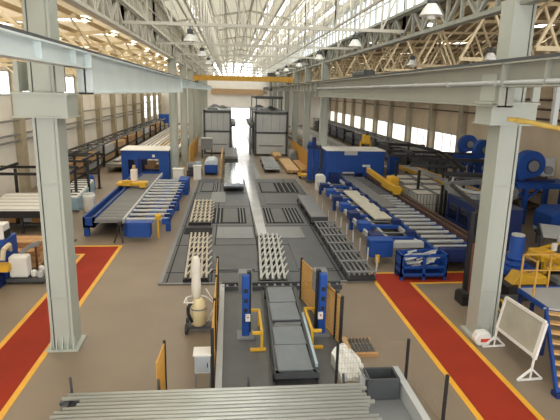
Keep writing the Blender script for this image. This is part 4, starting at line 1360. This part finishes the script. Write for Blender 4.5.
for k in (0, 1):
    o = perp * k
    MB().bar(top + o + Vector((0, 0, -.08)), top + o + dirv + Vector((0, 0, .06 - PZ)), .06, .2).build('stringer', blue, t)
    f = top + o + dirv
    MB().box(f.x - .07, f.x + .07, f.y - .12, f.y + .12, 0, .12).build('foot', blue_d, t)
for k in range(8):
    q = (k + .5) / 8.3
    c = top + dirv * q + Vector((0, 0, -q * (PZ - .08)))
    MB().bar(c + perp * .03, c + perp * .97, .2, .045).build('step', steel_b, t)
for k in (1,):
    o = perp * k
    up = lambda q, h: top + o + dirv * q + Vector((0, 0, -q * (PZ - .1) + h))
    m = MB().bar(up(0, 0), up(0, 1.05), .04).bar(up(.5, 0), up(.5, 1.0), .04).bar(up(.95, 0), up(.95, 1.0), .04).bar(up(0, 1.05), up(.95, 1.0), .04).bar(up(0, .55), up(.95, .5), .03)
    m.build('stair_handrail', fence_y, t)
MB().add([(8.5, 12.1, PZ - .05), (9.45, 11.7, PZ - .05), (9.6, 12.1, PZ - .05), (8.5, 12.1, PZ), (9.45, 11.7, PZ), (9.6, 12.1, PZ)], [(0, 1, 2), (3, 5, 4), (0, 3, 4, 1), (1, 4, 5, 2), (2, 5, 3, 0)]).build('landing_plate', lgrey, t)
m = MB()
for (x, y) in ((PX0, PY1), (9.5, PY1), (PX1, PY1), (PX0, 12.8)):
    m.bar((x, y, PZ), (x, y, PZ + 1.05), .045)
m.bar((PX0, PY1, PZ + 1.05), (PX1, PY1, PZ + 1.05), .045).bar((PX0, PY1, PZ + .55), (PX1, PY1, PZ + .55), .04).bar((PX0, PY1, PZ + 1.05), (PX0, 12.8, PZ + 1.05), .045)
m.build('platform_handrail', fence_y, t)

# yellow press beyond the platform
t = thing('drilling_press', 'yellow machine head with upright blue motor behind the stair platform', 'machine', (11, 16.5, 0))
MB().box(9.7, 12.6, 15.8, 18.6, 0, .55).build('base', black, t, bevel=.04)
MB().box(10.2, 11.4, 16.8, 18.0, .55, .8).build('blue_saddle', blue, t, bevel=.03)
MB().lathe([(.42, .8), (.42, .88), (.3, .92), (.3, 1.0), (.36, 1.02), (.36, 1.12), (.27, 1.16), (.27, 1.85), (.22, 1.92)], (10.85, 17.5, 0), 26).build('motor', blue, t, smooth=True)
MB().lathe([(.24, 1.92), (.24, 1.98), (.1, 2.0)], (10.85, 17.5, 0), 22).build('motor_cap', lgrey, t)
MB().prism([(9.9, .5), (11.3, .5), (11.2, .85), (10.9, .78), (10.2, .95)], 'y', 16.0, 16.6).build('front_casting', yellow, t, bevel=.04)
MB().box(11.6, 12.3, 17.0, 18.0, 1.0, 1.3).box(11.9, 12.3, 16.2, 16.8, 1.05, 1.4).build('head', yellow, t, bevel=.05)
random.seed(21)
for k in range(9):
    a = Vector((random.uniform(11.2, 12.0), random.uniform(16.3, 18.2), random.uniform(.9, 1.3)))
    b = a + Vector((random.uniform(.5, 1.2), random.uniform(-.7, .7), random.uniform(-.1, .35)))
    MB().bar(a, b, random.uniform(.07, .15), .1).build('arm', yellow, t)
    if k % 3 == 0:
        MB().tube(b, b + Vector((0, 0, .28)), .1, 12).build('actuator', (white, dgrey, lgrey)[k // 3], t)
MB().box(12.5, 13.1, 16.4, 17.0, .9, .93).build('sheet_tray', white, t)
MB().box(11.6, 12.5, 15.9, 16.4, .55, .75).build('table', mgrey, t)
MB().box(12.2, 12.9, 17.2, 17.9, .7, .72).build('paper_tray', white, t)
for x in (11.7, 12.8):
    MB().box(x, x + .16, 17.0, 17.16, .5, 1.05).build('post', yellow, t)
MB().lathe([(.2, .55), (.24, .6), (.24, .95), (.15, 1.05)], (9.95, 18.2, 0), 16).build('reservoir', lgrey, t, smooth=True)
t = thing('cable_heap', 'dark motor and yellow coil heap between the board and the stair platform', 'machine', (8.6, 14.4, 0))
MB().box(8.45, 9.3, 14.0, 15.0, 0, .4).build('skid', black, t)
MB().tube((8.6, 14.4, .62), (9.2, 14.4, .62), .22, 16).build('motor', dgrey, t)
for k, y in enumerate((14.15, 14.75)):
    m = MB()
    pts = [(8.5 + .12 * k, y + .18 * math.cos(a), .6 + .18 * math.sin(a)) for a in [2 * math.pi * i / 12 for i in range(13)]]
    m.path(pts, .035, 6)
    m.build('coil', yellow, t)
MB().path([(8.45, 14.2, .3), (8.2, 14.0, .55), (8.15, 13.8, .25)], .05, 8).build('pipe_elbow', lgrey, t)


def fan(x, y, z, s, label, first=None):
    t = thing('blower_fan', label, 'fan', (x, y, z), 'blue blower fans')
    # spiral casing, open side facing the camera
    n = 36
    pr = []
    for k in range(n):
        a = math.pi * 1.5 + 2 * math.pi * k / n * .86
        r = (.72 + .32 * k / n) * s
        pr.append((x + r * math.cos(a), z + s * 1.0 + r * math.sin(a)))
    pr.append((x - .75 * s, z + .05))
    MB().prism(pr, 'y', y - .35 * s, y + .35 * s).build('casing', blue, t, bevel=.02)
    MB().tube((x, y - .35 * s, z + s * 1.0), (x, y - .43 * s, z + s * 1.0), .42 * s, 24).build('inlet_ring', blue_d, t)
    MB().tube((x, y - .42 * s, z + s * 1.0), (x, y - .45 * s, z + s * 1.0), .34 * s, 24).build('inlet_mesh', mgrey, t)
    MB().box(x + .6 * s, x + 1.5 * s, y - .32 * s, y + .32 * s, z + .35 * s, z + 1.5 * s).build('side_duct', lgrey, t, bevel=.05)
    MB().tube((x + 1.0 * s, y - .5 * s, z + .75 * s), (x + 1.0 * s, y - .32 * s, z + .75 * s), .26 * s, 18).build('motor', mgrey, t)
    MB().box(x - .8 * s, x + 1.5 * s, y - .45 * s, y + .45 * s, z, z + .1 * s).build('base_frame', blue_d, t)
    return t


def fan_stand(x0, x1, y0, y1, h, label):
    t = thing('fan_stand', label, 'stand', (x0, y0, 0))
    MB().box(x0, x1, y0, y1, h - .3, h).box(x0 - .1, x1 + .1, y0 - .1, y0, h - .26, h - .06).build('platform', blue, t)
    for x in (x0 + .5, x1 - .8):
        for y in (y0 + .1, y1 - .3):
            MB().box(x, x + .24, y, y + .24, 0, h - .3).build('leg', blue, t)
    MB().bar((x0 + .62, y0 + .2, h - 1.0), (x0 + 1.4, y0 + .2, h - .3), .12).bar((x0 + .62, y0 + .2, h - 1.0), (x0 + .05, y0 + .2, h - .3), .12).build('brace', blue, t)
    return t


fan_stand(15.9, 19.4, 26.3, 28.2, 2.35, 'blue steel stand under the near blue blower fan')
fan(17.0, 27.2, 2.35, .92, 'near blue blower fan right of the right near column')
fan_stand(17.4, 19.9, 37.5, 39.1, 2.6, 'blue steel stand under the farthest blue blower fan')
fan(18.6, 38.3, 2.6, .78, 'farthest blue blower fan before the outer wall')
fan_stand(17.5, 19.9, 35.0, 36.6, 2.45, 'blue steel stand under the middle blue blower fan')
fan(18.6, 35.8, 2.45, .78, 'middle blue blower fan half hidden by the right near column')
t = thing('blue_hopper', 'blue hopper tank at the right picture edge below the near fan', 'tank', (16.6, 24, 0))
MB().prism([(16.2, .35), (18.0, .35), (18.0, 1.5), (16.6, 1.5), (16.2, 1.2)], 'y', 23.4, 25.0).build('tank', blue, t, bevel=.05)
MB().box(16.2, 18.0, 23.5, 24.9, .2, .35).build('rim', lblue, t)
for x in (16.3, 17.7):
    for y in (23.5, 24.8):
        MB().box(x, x + .1, y, y + .1, 0, .2).build('leg', dgrey, t)
# pallet racking and clutter against the right wall
for i, y in enumerate((17.0, 20.4, 29.5)):
    t = thing('shelf_rack', ('brown shelf rack with yellow braces at the right wall, nearest', 'brown shelf rack with yellow braces at the right wall, behind the yellow machine', 'brown shelf rack at the right wall behind the near fan')[i], 'rack', (18.5, y, 0), 'shelf racks on the right wall')
    for x in (17.6, 19.6):
        for yy in (y, y + 2.9):
            MB().box(x, x + .1, yy, yy + .1, 0, 3.4).build('post', brown, t)
    for z in (.3, 1.2, 2.1, 3.0):
        m = MB()
        for k in range(6):
            m.box(17.6, 19.7, y + k * .5, y + k * .5 + .38, z, z + .06)
        m.build('shelf', brown, t)
    for k in range(3):
        MB().box(17.9, 19.3, y + .2 + k * .95, y + .9 + k * .95, 1.26, 1.26 + random.uniform(.3, .6)).build('load', (wood, dgrey, wood_l)[k], t)
    MB().bar((17.58, y + .05, .3), (17.58, y + 2.9, 1.2), .06).bar((17.58, y + .05, 1.2), (17.58, y + 2.9, .3), .06).build('brace', yellow, t)
t = thing('roller_conveyor', 'short dark roller conveyor behind the yellow machine head', 'conveyor', (15, 21, 0))
MB().bar((14.9, 20.0, .9), (16.2, 22.3, .9), .1, .2).bar((13.9, 20.6, .9), (15.2, 22.9, .9), .1, .2).build('side_beam', dgrey, t)
for k in range(8):
    q = (k + .5) / 8
    MB().tube((14.9 + 1.3 * q, 20 + 2.3 * q, .95), (13.9 + 1.3 * q, 20.6 + 2.3 * q, .95), .06, 8).build('roller', lgrey, t)
for q in (.05, .92):
    MB().box(14.85 + 1.3 * q, 14.95 + 1.3 * q, 20 + 2.3 * q, 20.1 + 2.3 * q, 0, .85).build('leg', dgrey, t)
    MB().box(13.85 + 1.3 * q, 13.95 + 1.3 * q, 20.6 + 2.3 * q, 20.7 + 2.3 * q, 0, .85).build('leg', dgrey, t)
# yellow gas pipe and its hanger by the right near column
t = thing('gas_pipe', 'yellow gas pipe running off the right near column', 'pipe', (7.5, 13.2, 6.3), None, 'structure')
MB().path([(7.35, 13.1, 6.44), (7.6, 13.08, 6.42), (13.5, 12.6, 5.45)], .075, 12).build('pipe', pm('pipe_yellow', srgb(206, 172, 84), .45), t, smooth=True)
MB().box(8.55, 8.68, 12.92, 13.05, 6.3, 7.9).build('hanger', lgrey, t)
MB().box(8.5, 8.73, 12.95, 13.1, 6.22, 6.3).build('clamp', dgrey, t)

# ================================================================ OVERHEAD: crane, lamps
t = thing('bridge_crane', 'yellow bridge crane spanning the nave far down the hall', 'crane', (1.6, 60, 7.95))
MB().box(XL + .3, XR - .3, 60.0, 60.5, 8.2, 8.75).build('main_girder', pm('crane_yellow', srgb(214, 164, 62), .5), t)
MB().box(XL + .3, XR - .3, 61.6, 62.1, 8.2, 8.75).build('rear_girder', MATS['crane_yellow'], t)
for x in (XL + .55, XR - .55):
    MB().box(x - .16, x + .16, 59.2, 62.9, 8.1, 8.45).build('end_carriage', MATS['crane_yellow'], t)
    for y in (59.5, 62.6):
        MB().tube((x - .06, y, 8.1), (x + .06, y, 8.1), .16, 14).build('wheel', black, t)
MB().box(4.4, 5.3, 60.3, 61.8, 8.75, 9.2).build('trolley', dgrey, t)
h = MB().tube((4.8, 61.0, 7.4), (4.8, 61.0, 8.75), .05, 8).box(4.65, 4.95, 60.9, 61.1, 7.15, 7.45)
h.build('hook_block', black, t)


def lamp(x, y, ztop, label, s=1.0, first=None):
    t = thing('pendant_lamp', label, 'lamp', (x, y, ztop), 'white bell lamps')
    MB().tube((x, y, ztop), (x, y, ztop - .12 * s), .03, 8).build('hanger', dgrey, t)
    MB().lathe([(.1 * s, -.32 * s), (.13 * s, -.28 * s), (.13 * s, -.14 * s), (.05 * s, -.1 * s)], (x, y, ztop), 16).build('gear_housing', dgrey, t)
    n = 20
    o = MB().lathe([(.3 * s, -.62 * s), (.29 * s, -.6 * s), (.2 * s, -.44 * s), (.11 * s, -.32 * s)], (x, y, ztop), n).build('lamp_shade', lamp_m, t, smooth=True)
    MB().lathe([(.1 * s, -.7 * s), (.12 * s, -.66 * s), (.08 * s, -.6 * s)], (x, y, ztop), 12).build('bulb', white, o)
    return t


for i, y in enumerate(GRID[2:8]):
    lamp(-1.65, y - .1, 9.62, '%s bell lamp of the left row under the nave trusses' % ORD[i], 1.0)
    lamp(5.4, y - .1, 9.62, '%s bell lamp of the right row under the nave trusses, beyond the big one' % ORD[i], 1.0)
lamp(5.15, 13.4, 9.62, 'biggest bell lamp hanging near the top of the picture by the right near column', 1.0)
lamp(9.2, 17.95, 8.8, 'bell lamp in the right aisle above the crane girder, left of the right near column', .85)
lamp(8.0, 22.55, 8.8, 'small bell lamp in the right aisle above the crane girder, farther of two', .85)
t = thing('floodlight_box', 'dark box sitting on the right crane girder', 'box', (7.2, 27.5, 7.95))
MB().box(6.9, 7.5, 26.6, 29.2, 7.96, 8.2).build('housing', dgrey, t, bevel=.03)
MB().box(6.95, 7.45, 26.7, 29.1, 8.2, 8.24).build('lid', black, t)
